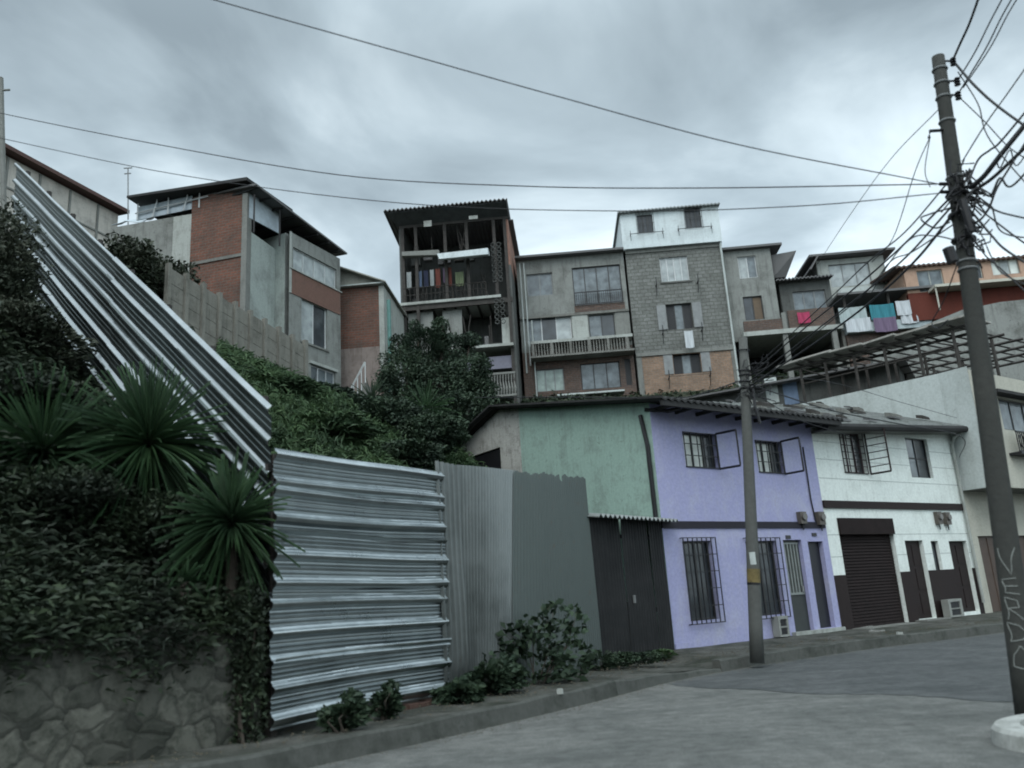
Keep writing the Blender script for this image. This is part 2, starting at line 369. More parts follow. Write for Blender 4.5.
# ---- purple house
PH = S.empty('purple_house', 'two storey lilac painted corner house with a green rendered side wall', 'house')
pu = 5.75
hw = [S.rect((682, 431.5, 719, 469)), S.rect((754.5, 440, 785, 474))]
hl = [S.rect((682, 541, 720, 619)), S.rect((745, 541, 785.5, 614))]
d1 = S.rect((779.5, 540, 814, 627)); d2 = S.rect((807.5, 541.5, 835.2, 623.5))
d1 = (d1[0]+.12, d1[1], -.0, d1[3]); d2 = (max(d2[0], d1[1]+.22), d2[1], .08, d2[3]); hl[1] = (hl[1][0], min(hl[1][1], d1[0]-.22), hl[1][2], hl[1][3])
wm = wall(MB(), 0, pu, -.1, (5.22, 5.22), hw+hl+[d1, d2], t=.24); wm.build('wall', PURPLE, PH)
sh = MB(); sh.box(pu-.22, pu-.002, .25, 9.0, -.1, 5.1); sh.box(.3, pu-.3, 8.8, 9.0, -.1, 4.9); sh.box(.3, pu-.25, .3, 8.7, 2.55, 2.7); sh.build('rear_wall', GREYD, PH)
# side wall (green plaster, then rough stonework behind) as thick polygons in the x=0 plane
def side_poly(pts, mat, name, x0=0.0, x1=.24, parent=PH):
    mb = MB(); n = len(pts); vs = [(x0, y, z) for y, z in pts]+[(x1, y, z) for y, z in pts]
    mb.add(vs, [tuple(range(n))[::-1], tuple(range(n, 2*n))]+[(i, (i+1) % n, (i+1) % n+n, i+n) for i in range(n)]); return mb.build(name, mat, parent)
yg = -SW.uz(521, 450)[0]
rz = lambda y: 5.24+(6.42-5.24)*y/5.9 if y < 5.9 else 6.42-(y-5.9)*(6.42-5.55)/2.9
side_poly([(.002, -.1), (yg, -.1), (yg, rz(yg)), (.002, rz(0))], GREEN, 'side_wall')
a, b = SW.uz(500, 447), SW.uz(468, 475)
wy0, wy1, wz0, wz1 = -a[0], -b[0], b[1]-.4, a[1]
wy0, wy1 = sorted((wy0, wy1)); ye = 9.0
for pts in ([(yg+.002, -.1), (ye, -.1), (ye, wz0), (yg+.002, wz0)], [(yg+.002, wz0), (wy0, wz0), (wy0, rz(wy0)), (5.9, 6.42), (yg+.002, rz(yg))] if wy0 > 5.9 else [(yg+.002, wz0), (wy0, wz0), (wy0, rz(wy0)), (yg+.002, rz(yg))],
            [(wy0, wz1), (wy1, wz1), (wy1, rz(wy1)), (wy0, rz(wy0))], [(wy1, wz0), (ye, wz0), (ye, rz(ye)), (wy1, rz(wy1))]):
    side_poly(pts, ROUGHW, 'stonework', 0.001, .26)
MB().box(.05, .22, wy0+.02, wy1-.02, wz0+.02, wz1-.02).build('window', BLACK, PH)
rf = roof_sheet(MB(), -.35, pu+.35, [(-.75, 5.17), (2.5, 5.82), (5.9, 6.5), (9.6, 5.45)], t=.05, rib=.025, rp=.2).build('roof', ROOFD, PH)
g = MB(); g.box(-.3, pu+.3, -.72, -.64, 5.0, 5.12)
for i in range(9): x = .1+i*.68; g.box(x, x+.07, -.64, .2, 5.04, 5.12)
g.build('rafters', ROOFD, rf)
jr = MB(); random.seed(3)
for i in range(26):
    x = random.uniform(-.3, 5.8); y = random.uniform(-.2, 6); z = 5.22+.2*y+.02
    jr.hexa([(x, y, z), (x+random.uniform(.2, .7), y+.05, z), (x+.3, y+.4, z+.08), (x-.1, y+.35, z+.08)], [(x, y, z+.07), (x+.5, y+.05, z+random.uniform(.05, .16)), (x+.3, y+.4, z+.16), (x-.1, y+.35, z+.16)])
jr.build('loose_tiles', CONCD, PH)
bz = 2.56
MB().box(-.02, pu-.06, -.035, -.002, bz-.09, bz+.06).build('band', simple('dark_plum_paint', (.014, .012, .02)), PH)
MB().box(.02, hl[0][0]-.1, -.02, -.002, -.1, .1).build('plinth', PURPLE, PH)
for k, h in enumerate(hw):
    lf = ((715.5, 434), (720.5, 469)) if k == 0 else ((780.5, 441.5), (785, 474))
    of = ((736, 432), (740.5, 466)) if k == 0 else ((799, 439.5), (804, 471.7))
    w = add_window(PH, S, h, dict(mull=(3, 1), panes=[CURT, CURT, GL], frame=FRAMED, grille=(5, 3, BLACK), gover=-.01, gout=-.02))
    leaf_open(PH, S, lf, of, .55, BLACK)
for k, h in enumerate(hl):
    add_window(PH, S, h, dict(mull=(2, 1), panes=[GL, GL], frame=FRAMED, grille=(7, 5, BLACK), gout=-.09, gover=.06))
dm = MB(); dm.box(d1[0]+.01, d1[1]-.01, .1, .15, d1[2]+.01, d1[3]-.01); dr = dm.build('door', simple('dark_green_door', (.035, .04, .038), .5), PH)
q = MB()
zt = d1[3]-.1; zm = d1[2]+.95
for i in range(5): u = d1[0]+.12+(d1[1]-d1[0]-.24)*i/4; q.box(u-.02, u+.02, .07, .098, zm, zt)
q.box(d1[0]+.05, d1[1]-.05, .07, .097, zm-.05, zm); q.box(d1[0]+.05, d1[1]-.05, .07, .097, zt, zt+.04)
q.build('door_bars', simple('grey_green_bars', (.20, .22, .21), .5), dr); MB().box(d1[1]-.14, d1[1]-.09, .05, .099, .95, 1.1).build('handle', FRAMEG, dr)
dr = MB().box(d2[0]+.01, d2[1]-.01, .12, .17, d2[2]+.01, d2[3]-.01).build('door', simple('black_door', (.012, .013, .018), .45), PH)
MB().box(d2[0]+.06, d2[0]+.1, .09, .119, 1.0, 1.12).build('handle', FRAMEG, dr)
st = MB(); st.box(d1[0]-.15, pu-.02, -.12, -.003, -.1, .07); st.build('doorstep', PALE, PH)
for (x, y) in ((788.5, 537), (814.6, 534.5)):
    u, z = S.uz(x, y, -.02); MB().box(u-.09, u+.09, -.02, -.002, z-.04, z+.04).build('number_plate', FRAMED, PH)
# corner pipes
def wallpipe(F, pts, r, y, mat, T, name='drain_pipe'):
    q = [F.uz(px, py, y) for px, py in pts]; return MB().tube([(u, y, z) for u, z in q], r, 8).build(name, mat, T)
MB().tube([(-.06, .25, 5.0), (-.06, .12, 4.3), (-.06, .1, 2.6)], .05, 8).build('drain_pipe', BLACK, PH)
MB().tube([(-.05, .1, 5.1), (.25, -.3, 5.0), (.5, -.45, 5.05)], .045, 8).build('gutter_elbow', BLACK, PH)
wallpipe(S, [(803, 447), (811, 500), (816, 522)], .018, -.03, BLACK, PH, 'conduit')
# ---- white house
u1 = 12.72; wu0 = pu+.004
WH = S.empty('white_house', 'two storey white house with dark maroon base and rolled steel garage shutter', 'house', u=0)
wA = S.rect((838, 431, 868, 474)); wB = S.rect((904.5, 437, 934, 478.5))
gar = S.rect((836.5, 518, 908, 617)); gar = (gar[0], gar[1], -.02, gar[3])
dA = S.rect((904.5, 540.6, 936.7, 617)); dA = (max(dA[0], gar[1]+.2), dA[1], .03, dA[3]); sm = S.rect((930.5, 541, 943.5, 570.8)); sm = (max(sm[0], dA[1]+.18), sm[1], sm[2], sm[3])
dB = S.rect((948.5, 541, 981.6, 614.8)); dB = (max(dB[0], sm[1]+.2), min(dB[1], u1-.25), .08, dB[3])
ztop = (5.0, 5.42)
wall(MB(), wu0, u1, -.1, ztop, [wA, wB, gar, dA, sm, dB], t=.24).build('wall', WHITE, WH)
q = shell(MB(), wu0, u1, -.1, (4.9, 5.3), 7.5, t=.2, y=.24, floors=(2.9,)); q.build('rear_wall', GREYD, WH)
dz = S.uz(834, 575.5)[1]
# maroon dado, cut round the openings
q = MB(); hs = sorted([gar, dA, dB], key=lambda h: h[0]); x = wu0
for h in hs: MB().box(x, h[0]-.002, -.012, -.002, -.1, dz).build('dado', MAROON, WH); x = h[1]+.002
MB().box(x, u1, -.012, -.002, -.1, dz).build('dado', MAROON, WH)
zb0 = S.uz(822, 504)[1]; zb1 = S.uz(960, 507)[1]
MB().hexa([(wu0, -.05, zb0-.1), (u1, -.05, zb1-.1), (u1, -.002, zb1-.1), (wu0, -.002, zb0-.1)], [(wu0, -.05, zb0+.09), (u1, -.05, zb1+.09), (u1, -.002, zb1+.09), (wu0, -.002, zb0+.09)]).build('band', MAROON, WH)
# scored joints in the render
q = MB()
for z in (2.3, 1.75, 3.75, 4.25, 4.72):
    segs = [(wu0+.01, u1-.01)]
    for h in (wA, wB, gar, dA, sm, dB):
        if h[2] < z < h[3]:
            ns = []
            for s0, s1 in segs:
                if h[0] > s0 and h[0] < s1: ns.append((s0, h[0]-.01))
                if h[1] > s0 and h[1] < s1: ns.append((h[1]+.01, s1))
                if h[1] <= s0 or h[0] >= s1: ns.append((s0, s1))
            segs = ns
    for s0, s1 in segs:
        if s1 > s0: q.box(s0, s1, -.004, -.001, z-.006, z+.006)
q.build('render_joint', simple('joint_line', (.28, .31, .30)), WH)
add_window(WH, S, wA, dict(mull=(3, 1), panes=[CURT, CURT, GL], frame=simple('maroon_frame', (.05, .03, .035)), grille=(4, 6, MAROON), gover=0, gout=-.02))
leaf_open(WH, S, ((864, 432.5), (869, 474)), ((884, 429), (891, 472)), .6, MAROON, (0, 6))
add_window(WH, S, wB, dict(mull=(2, 2), panes=[GLG, GL], frame=FRAMED, ft=.035))
add_window(WH, S, sm, dict(mull=(1, 1), panes=[GL], frame=FRAMED, ft=.035))
# rolling shutter
MSH = simple('maroon_shutter', (.018, .012, .0115), .7, .35, 4.0, 0.0, .15)
q = MB(); z = gar[2]+.02; hb = .42
while z < gar[3]-hb:
    q.hexa([(gar[0]+.01, .1, z), (gar[1]-.01, .1, z), (gar[1]-.01, .14, z), (gar[0]+.01, .14, z)], [(gar[0]+.01, .13, z+.075), (gar[1]-.01, .13, z+.075), (gar[1]-.01, .14, z+.075), (gar[0]+.01, .14, z+.075)]); z += .078
so = q.build('shutter', MSH, WH); MB().box(gar[0]+.003, gar[1]-.003, -.06, .15, gar[3]-hb, gar[3]-.003).build('shutter_box', MSH, so)
for h in (dA, dB):
    q = MB(); q.box(h[0]+.01, h[1]-.01, .12, .17, h[2]+.01, h[3]-.01)
    for i in range(2):
        for j in range(3):
            a = h[0]+.08+i*(h[1]-h[0]-.12)/2; b = a+(h[1]-h[0])/2-.12; c = h[2]+.12+j*(h[3]-h[2]-.15)/3; q.box(a, b, .105, .121, c, c+(h[3]-h[2])/3-.14)
    dr = q.build('door', MAROON, WH); MB().box(h[0]+.05, h[0]+.1, .08, .119, 1.0, 1.12).build('handle', FRAMEG, dr)
k = .42/7
tilt_roof((wu0-.1, u1+.12, [(-.5, 5.06), (3.4, 6.55), (7.8, 5.3)]), k, WH, 'roof', plaster('mossy_roof_sheet', (.15, .16, .155), (.045, .05, .04), .95, 2.4, streak=.9), u0=wu0, rib=.035, rp=.3)
random.seed(31)
for i in range(30):
    x = random.uniform(wu0+.2, u1-.6); y = random.uniform(-.3, 3.2); z = 5.1+.382*(y+.5)+k*(x-wu0)+.04; w_ = random.uniform(.15, .8); h_ = random.uniform(.04, .14)
    MB().hexa([(x, y, z), (x+w_, y, z), (x+w_, y+.2, z+.07), (x, y+.2, z+.07)], [(x, y, z+h_), (x+w_, y+.02, z+h_*.7), (x+w_, y+.2, z+.07+h_), (x, y+.2, z+.05+h_)]).build('loose_tile', [CONCD, ROOFM, WOOD][i % 3], WH)
q = MB().tube([(wu0-.1, -.5, 4.98), (u1+.2, -.5, 4.98+k*7.1)], .10, 8).build('gutter', ROOFD, WH)
q = MB(); q.v = []; q.box(wu0, u1, -.46, -.003, 4.9, 4.95); q.v = [(x, y, z+k*(x-wu0)) for x, y, z in q.v]; q.build('soffit', CONC, WH)
MB().tube([(u1+.1, -.5, 5.38), (u1-.12, -.2, 5.2), (u1-.12, -.08, 5.0), (u1-.12, -.07, 2.3), (u1-.1, -.07, .3)], .045, 8).build('drain_pipe', PALE, WH)
# door slabs
q = MB(); q.box(dA[0]-.2, dA[1]+.1, -.35, -.004, -.12, .02); q.box(gar[0]-.1, gar[1]-.3, -.5, -.004, -.12, -.0); q.build('doorstep', CONC, WH)
# electric meters (things that can be lifted off the wall)
def meter(px0, py0, px1, py1, label, grp='electricity meters on the street walls'):
    u0, u1_, z0, z1 = S.rect((px0, py0, px1, py1), -.12); c = (u0+u1_)/2; w = .12
    T = S.empty('electric_meter', label, 'meter', grp, u=c); T.location = Vector(S.world(c, -.02, z0))
    hh = z1-z0
    MB().box(-w, w, -.10, .015, 0, hh*.96).build('case', simple('meter_case', (.10, .088, .075), .5), T)
    MB().tube([(0, -.155, hh*.55), (0, -.102, hh*.55)], [.085, .095], 14).build('dial_cover', simple('meter_dial', (.11, .10, .09), .2), T)
    MB().tube([(0, -.04, -.15), (0, -.04, -.003)], .018, 6).build('conduit', BLACK, T)
meter(799.6, 511, 808, 523.5, 'brown round meter on the lilac wall over the dark band')
meter(818.5, 511, 826, 524.5, 'brown round meter at the lilac and white house joint, over the dark band')
meter(936.5, 511, 944, 524, 'left one of two paired meters under the maroon band of the white house')
meter(945, 511.5, 952.5, 524.5, 'right one of two paired meters under the maroon band of the white house')
def gas_box(r, label, back=-.22, tiltz=0):
    u0, u1_, z0, z1 = S.rect(r, back); w = u1_-u0; hh = z1-max(z0, -.04); zb = max(z0, -.04)
    T = S.empty('utility_box', label, 'utility box', None, u=u0); T.location = Vector(S.world(u0, back, zb)); m_ = simple('grey_box_paint', (.25, .26, .24), .6)
    q = MB(); q.box(0, w, 0, .2, 0, hh*.1); q.box(0, w, 0, .2, hh*.85, hh); q.box(0, w*.16, 0, .2, hh*.1, hh*.85); q.box(w*.84, w, 0, .2, hh*.1, hh*.85); q.box(w*.16, w*.84, .16, .199, hh*.1, hh*.85)
    q.box(w*.16, w*.84, 0, .16, hh*.44, hh*.5); q.build('cabinet', m_, T)
    for z in (.12, .52): MB().box(w*.2, w*.8, .02, .05, hh*z, hh*(z+.3)).build('grate', BLACK, T)
gas_box((778, 616.5, 790.5, 636), 'slim pale grey utility box standing below the lilac house window')
gas_box((947.7, 599.6, 964.6, 616), 'pale utility box with two dark grates before the maroon dado', -.3)
# ---- cream house with cantilevered upper floor
CH = S.empty('cream_house', 'cream corner house with overhanging upper floor and brown garage door', 'house', u=12.74)
cu = 12.74; CZ = 7.28
def cs(u): return u-cu
zo = S.uz(962, 491)[1]
zo2 = zo
gd = (cs(S.uz(975, 536)[0])+.15, 3.7, -.05, S.uz(975, 536)[1]); gd2 = (4.1, 6.6, -.05, gd[3])
wall(MB(), .004, 8, -.1, zo2-.004, [gd, gd2], t=.24).build('lower_wall', CREAM, CH)
for h in (gd, gd2): 
    q = MB().box(h[0]+.01, h[1]-.01, .1, .15, h[2]+.01, h[3]-.01)
    for i in range(6): u = h[0]+.1+i*(h[1]-h[0]-.2)/5; q.box(u-.03, u+.03, .08, .101, h[2]+.05, h[3]-.05)
    q.build('garage_door', simple('brown_door', (.075, .05, .038), .6), CH)
pr = .92
wh = (1.55, 4.2, S.uz(1003, 440)[1]+.05, S.uz(1003, 410)[1])
wall(MB(), .004, 8, zo2, CZ-.1, [wh], t=.22, y=-pr).build('wall', CREAM, CH)
q = MB()   # side wall runs back at a skew, over the neighbour's roof
sk = .187; D = 9.0
q.hexa([(.0, -pr+.002, zo2), (.25, -pr+.23, zo2), (.25, 0.0, zo2), (-.0, 0.0, zo2)], [(.0, -pr+.002, CZ), (.25, -pr+.23, CZ), (.25, 0, CZ), (0, 0, CZ)])
q.hexa([(0, .002, 4.0), (.25, .002, 4.0), (.25-sk*D, D, 4.0), (-sk*D, D, 4.0)], [(0, .002, CZ), (.25, .002, CZ), (.25-sk*D, D, CZ), (-sk*D, D, CZ)])
q.build('side_wall', OFFW, CH); q = MB(); q.box(.25, 8, D-.2, D, -.1, CZ-.1); q.box(7.8, 8, .25, D-.2, -.1, CZ-.1); q.build('rear_wall', CREAM, CH)
q = MB(); q.box(.002, 8, -pr+.225, -.002, zo2+.001, zo2+.12); q.box(.26, 7.79, .25, D-.21, zo2, zo2+.15); q.box(.26, 7.79, -.3, D-.21, CZ-.35, CZ-.2); q.build('floor_slab', CONC, CH)
q = MB(); q.box(.9, 8.05, -pr-.35, -pr-.002, wh[3]+.06, wh[3]+.16); q.build('ledge', ROOFD, CH)
add_window(CH, S, wh, dict(mull=(3, 1), pane=GLG, frame=FRAMED), y0=-pr)
q = railing(MB(), 1.55, 7.9, -pr-.3, wh[2]-.75, wh[2]-.1, .12)
for i in range(12):
    c = np.array([1.8+i*.5, -pr-.3, wh[2]-.42]); q.tube([c+np.array([.17*math.cos(t), -.02, .2*math.sin(t)]) for t in np.linspace(0, 2*math.pi, 13)], .02, 5)
q.box(1.5, 8, -pr-.38, -pr-.002, wh[2]-.83, wh[2]-.751); q.build('balcony_rail', BLACK, CH)
# ---- rooftop shelter over the cream house
PG = S.empty('rooftop_shelter', 'open timber rooftop shelter with fibre sheet roof above the cream house', 'shelter', u=cu)
PG.location = Vector(S.world(cu, 0, CZ+.02)); ph = 1.25
px_ = lambda y: -sk*y
q = MB()
def pgpt(a, y, z): return (px_(y)+a, y, z)
ys = [-.6, .45, 1.5, 2.5, 3.5, 4.4]
for y in ys:
    for a in (.12, 2.6, 5.2, 7.8): MB().tube([pgpt(a, y, .0 if a < 7 or True else 0), pgpt(a, y, ph+.02*a)], .055, 6).build('post', WOOD, PG)
for a in (.12, 1.3, 2.6, 3.9, 5.2, 6.5, 7.8): q.bar(pgpt(a, -1.0, ph+.06+.02*a), pgpt(a, 5.0, ph+.06+.02*a), .07, .07)
for y in list(ys)+[0., 1., 2., 3., 4.0]: q.bar(pgpt(-.1, y, ph+.15), pgpt(8.1, y, ph+.31), .05, .05)
for i in range(5): q.bar(pgpt(.12, ys[i], ph*.55), pgpt(.12, ys[i+1], ph*.55), .035, .035)
for i in range(0, 5, 2): q.bar(pgpt(.12, ys[i], .75), pgpt(.12, ys[i+1], ph), .035, .035)
q.build('frame', WOOD, PG)
FIB = plaster('fibre_cement_sheet', (.36, .355, .325), (.15, .14, .12), .8, 1.5, streak=.6)
for i in range(6):
    y0 = -1.15+i*1.05; dz_ = .0 if i % 2 else .035; SWD = [1.5, 1.3, 1.7, 1.4, 1.6, 1.3][i]
    q = MB(); q.hexa([(px_(y0)-.25, y0, ph+.22+dz_), (SWD+px_(y0), y0, ph+.22+.022*SWD+dz_), (SWD+px_(y0+1.1), y0+1.12, ph+.22+.022*SWD+dz_), (px_(y0+1.1)-.25+.12*(i % 3), y0+1.12, ph+.22+dz_)],
                     [(px_(y0)-.25, y0, ph+.28+dz_), (SWD+px_(y0), y0, ph+.28+.022*SWD+dz_), (SWD+px_(y0+1.1), y0+1.12, ph+.28+.022*SWD+dz_), (px_(y0+1.1)-.25+.12*(i % 3), y0+1.12, ph+.28+dz_)])
    q.build('roof_sheet', FIB, PG)
# low shed behind the row roofs (dark, with blue sheet door)
C2 = Frame(803, 403, 31, 120)
SD = C2.empty('roof_shed', 'low dark shed with faded blue door behind the lilac house roof', 'shed')
q = MB(); q.box(-6.5, 3.5, .0, 3, -4.5, .85); q.build('wall', GREYD, SD)
q = C2.rect((782, 383, 799.5, 403), -.03); MB().box(q[0], q[1], -.03, -.003, q[2], q[3]).build('door', simple('faded_blue_sheet', (.14, .20, .30), .6), SD)
q = C2.rect((764, 379, 779.5, 402), -.03); MB().box(q[0], q[1], -.04, -.003, q[2], q[3]).build('panel', OFFW, SD)
MB().box(-6.8, 3.8, -.5, 3.2, .86, .93).build('roof', ROOFM, SD)
# ================================================================== street sheets
KP = [(-9.5, -1.0), (-6.6, 3.2), (-4.0, 6.2)]+[tuple(G(*p)[:2]) for p in ((307, 768), (425, 743), (600, 701), (668, 682), (755, 666), (877, 648), (954, 639))]+[(12.2, 21.2), (17, 24.6), (30, 33.8)]
KP = [np.array(k) for k in KP]
def resamp(pts, step=.4):
    out = [pts[0]]
    for a, b in zip(pts[:-1], pts[1:]):
        n = max(1, int(np.linalg.norm(b-a)/step)); out += [a+(b-a)*i/n for i in range(1, n+1)]
    return out
KS = resamp(KP, .5)
for _ in range(3): KS = [KS[0]]+[(KS[i-1]+KS[i]*2+KS[i+1])/4 for i in range(1, len(KS)-1)]+[KS[-1]]
def norm_back(i, pts):
    t = pts[min(i+1, len(pts)-1)]-pts[max(i-1, 0)]; t = t/np.linalg.norm(t); return np.array([-t[1], t[0]])
def ground_mat(name, col, col2, sc=.6, patch=None, crack=.5, rough=.9):
    m, nt, b = newmat(name); tc = N(nt, 'ShaderNodeTexCoord')
    n1 = N(nt, 'ShaderNodeTexNoise', Scale=sc, Detail=10.0, Roughness=.72, Distortion=.6); L(nt, tc.outputs['Object'], n1.inputs['Vector'])
    n2 = N(nt, 'ShaderNodeTexNoise', Scale=55.0, Detail=3.0, Roughness=.8); L(nt, tc.outputs['Object'], n2.inputs['Vector'])
    n4 = N(nt, 'ShaderNodeTexNoise', Scale=6.0, Detail=6.0, Roughness=.75); L(nt, tc.outputs['Object'], n4.inputs['Vector'])
    mp = N(nt, 'ShaderNodeMapping'); mp.inputs['Rotation'].default_value = (0, 0, R(-45)); mp.inputs['Scale'].default_value = (.25, 2.2, 1); L(nt, tc.outputs['Object'], mp.inputs[0])
    n5 = N(nt, 'ShaderNodeTexNoise', Scale=1.4, Detail=7.0, Roughness=.65); L(nt, mp.outputs[0], n5.inputs['Vector'])
    vo = N(nt, 'ShaderNodeTexVoronoi', Scale=.32); vo.feature = 'DISTANCE_TO_EDGE'
    nw = N(nt, 'ShaderNodeTexNoise', Scale=1.5, Detail=8.0, Roughness=.7); L(nt, tc.outputs['Object'], nw.inputs['Vector'])
    mx = N(nt, 'ShaderNodeVectorMath', operation='SCALE'); mx.inputs['Scale'].default_value = 1.8; L(nt, nw.outputs['Color'], mx.inputs[0])
    av = N(nt, 'ShaderNodeVectorMath', operation='ADD'); L(nt, tc.outputs['Object'], av.inputs[0]); L(nt, mx.outputs[0], av.inputs[1]); L(nt, av.outputs[0], vo.inputs['Vector'])
    r1 = ramp(nt, n1.outputs[0], [(.40, 0.), (.60, 1.)]); c = mixc(nt, r1.outputs[0], col, col2)
    r5 = ramp(nt, n5.outputs[0], [(.35, .88), (.65, 1.08)]); c = mixc(nt, 1.0, c, r5.outputs[0], 'MULTIPLY')
    r4 = ramp(nt, n4.outputs[0], [(.3, .66), (.7, 1.28)]); c = mixc(nt, 1.0, c, r4.outputs[0], 'MULTIPLY')
    r2 = ramp(nt, n2.outputs[0], [(.3, .55), (.7, 1.35)]); c = mixc(nt, 1.0, c, r2.outputs[0], 'MULTIPLY')
    r3 = ramp(nt, vo.outputs['Distance'], [(.0, 1-crack), (.006, 1.)]); c = mixc(nt, 1.0, c, r3.outputs[0], 'MULTIPLY')
    L(nt, c, b.inputs['Base Color']); b.inputs['Roughness'].default_value = rough; b.inputs['Specular IOR Level'].default_value = .25
    bp = N(nt, 'ShaderNodeBump', Strength=.7, Distance=.012); L(nt, n2.outputs[0], bp.inputs['Height']); L(nt, bp.outputs[0], b.inputs['Normal']); return m
ROADM = ground_mat('worn_concrete_road', (.165, .168, .158), (.105, .11, .104), .5, crack=.3)
ASPH = ground_mat('worn_asphalt', (.105, .11, .11), (.07, .076, .076), .8, crack=.25)
SIDEM = ground_mat('dirty_pavement', (.10, .10, .09), (.035, .04, .03), 1.4, crack=.25)
KERBM = plaster('kerb_concrete', (.085, .088, .08), (.03, .034, .028), .9, 2.0, streak=.3)
EARTH = ground_mat('dark_earth', (.06, .06, .042), (.035, .042, .026), .6, crack=0)
o = MB().add([(-900, -400, -.03), (1200, -400, -.03), (1200, 1800, -.03), (-900, 1800, -.03)], [(0, 1, 2, 3)]).build('ground', EARTH); o['kind'] = 'structure'
# road sheet: from kerb outward to the right/near side
q = MB(); vs = []
for i, k in enumerate(KS): vs += [(k[0], k[1], 0), (k[0]+26*.6, k[1]-26*.8, 0)]
q.add(vs, [(2*i, 2*i+1, 2*i+3, 2*i+2) for i in range(len(KS)-1)]); q.build('road', ROADM)['kind'] = 'structure'
# asphalt resurfacing, ragged edge
ed = []
base = [np.array(x) for x in ((2.05, 13.72), (2.66, 12.6), (5.1, 9.46), (8.0, 6.6), (14, 2.5))]
rb_ = resamp(base, .12)
for i, p_ in enumerate(rb_): ed.append(p_-norm_back(i, rb_)*(-.08+math.sin(i*.35)*.09+math.sin(i*.13)*.1+random.uniform(-.04, .04)))
kb = [k for k in KS if k[0] > 2.2]
q = MB(); lo = len(ed); far = [kb[0]+(kb[-1]-kb[0])*i/(lo-1) for i in range(lo)]
kbx = resamp(kb, .1); far = [kbx[int((len(kbx)-1)*i/(lo-1))]+np.array([.03, -.03]) for i in range(lo)]
vs = []
for a_, b_ in zip(ed, far): vs += [(a_[0], a_[1], .005), (b_[0], b_[1], .005)]
q.add(vs, [(2*i, 2*i+2, 2*i+3, 2*i+1) for i in range(lo-1)]); q.build('asphalt', ASPH)['kind'] = 'structure'
# kerb: low stones left of the driveway dip, higher to the right of it
def kerb(i0, i1, h0, h1, name, bk=.16):
    mb = MB(); n = i1-i0
    pr_ = []
    for j in range(i0, i1+1):
        nb = norm_back(j, KS); h = h0+(h1-h0)*(j-i0)/max(1, n); jt = .012*math.sin(j*2.3)
        a_ = KS[j]; c_ = KS[j]+nb*.035; e_ = KS[j]+nb*bk
        pr_.append([(a_[0], a_[1], -.04), (c_[0], c_[1], h-.02+jt), (c_[0]+nb[0]*.02, c_[1]+nb[1]*.02, h+jt), (e_[0], e_[1], h+jt), (e_[0], e_[1], -.04)])
    vs = [v for p_ in pr_ for v in p_]; fs = []
    for j in range(n): fs += [(j*5+a, (j+1)*5+a, (j+1)*5+a+1, j*5+a+1) for a in range(4)]
    fs += [(0, 1, 2, 3, 4), tuple(n*5+a for a in (4, 3, 2, 1, 0))]
    mb.add(vs, fs); o = mb.build(name, KERBM); o['kind'] = 'structure'; return o
ix = [i for i, k in enumerate(KS) if k[0] > 1.2][0]; iy = [i for i, k in enumerate(KS) if k[0] > 3.0][0]
kerb(0, ix, .2, .2, 'kerb'); kerb(ix, iy, .2, .06, 'kerb'); kerb(iy, len(KS)-1, .2, .22, 'kerb', .2)
# pavement sheet behind the kerb
q = MB(); vs = []
for i, k in enumerate(KS):
    nb = norm_back(i, KS); hh = .19
    if ix <= i <= iy: hh = .19-(i-ix)/max(1, iy-ix)*.12
    if i > iy: hh = .195
    for t, zz in ((.1, hh), (1.0, hh+.02), (2.4, .235), (4.5, .25), (9, .24)):
        w = np.array([-.5, .85]) if i > ix else nb
        w = nb*.6+np.array([-.5, .85])*.4; w /= np.linalg.norm(w); vs.append((k[0]+w[0]*t, k[1]+w[1]*t, zz+random.uniform(-.008, .008)))
q.add(vs, [(5*i+a, 5*i+5+a, 5*i+6+a, 5*i+1+a) for i in range(len(KS)-1) for a in range(4)]); q.build('pavement', SIDEM, smooth=True)['kind'] = 'structure'
# ================================================================== hillside
CPS = [(-2.63, 9.0, .4), (-1.16, 11.5, .5), (1.0, 15.9, .4), (-3.2, 8.9, 1.45), (-4.9, 7.4, 1.5), (-6.5, 5.4, 1.6), (-9, 2.4, 1.7), (-9, -3, 1.8), (-3.3, 9.8, 1.6),
       (-2.9, 9.4, 1.2), (-9.6, 14.9, 7.9), (-6.0, 11.9, 4.5), (-6.3, 9.3, 3.9), (-9, 9.5, 6.0), (-9, 6, 3.6), (-13, 8, 7.5), (-14, 15, 11), (-16, 0, 6),
       (-3.2, 13.5, 3.5), (-1.5, 14.5, 3.0), (-4.5, 20, 6.4), (-1.2, 18, 3.4), (1.5, 19, 2.0), (-6, 25, 7.8), (-3, 26, 7.4), (-10.5, 29, 11.0), (-8.7, 31.5, 9.9), (-6.9, 35.5, 9.9), (-4, 37, 10.2), (-2, 34, 9.2),
       (0, 28, 6.0), (2.2, 24, 3.4), (5, 28, 4.6), (12, 32, 4.9), (8, 34, 7.0), (3, 39.5, 10.8), (-4, 41, 11), (6.6, 41.5, 11.2), (12, 41, 11.2), (16, 41, 11.4), (20, 35, 7), (25, 41, 12.0), (40, 44, 12), (24, 34, 5), (40, 38, 6),
       (-16, 32, 14.6), (-14, 26, 12.6), (-22, 36, 19), (-25, 22, 17), (-30, 40, 24), (0, 55, 15), (20, 58, 16), (45, 60, 15), (-20, 60, 24), (0, 80, 10), (40, 80, 9), (-30, 80, 16), (60, 40, 9)]
CA = np.array(CPS, float); XY = CA[:, :2]
def rbf(d): return d
Dm = np.linalg.norm(XY[:, None]-XY[None], axis=2); n_ = len(CA)
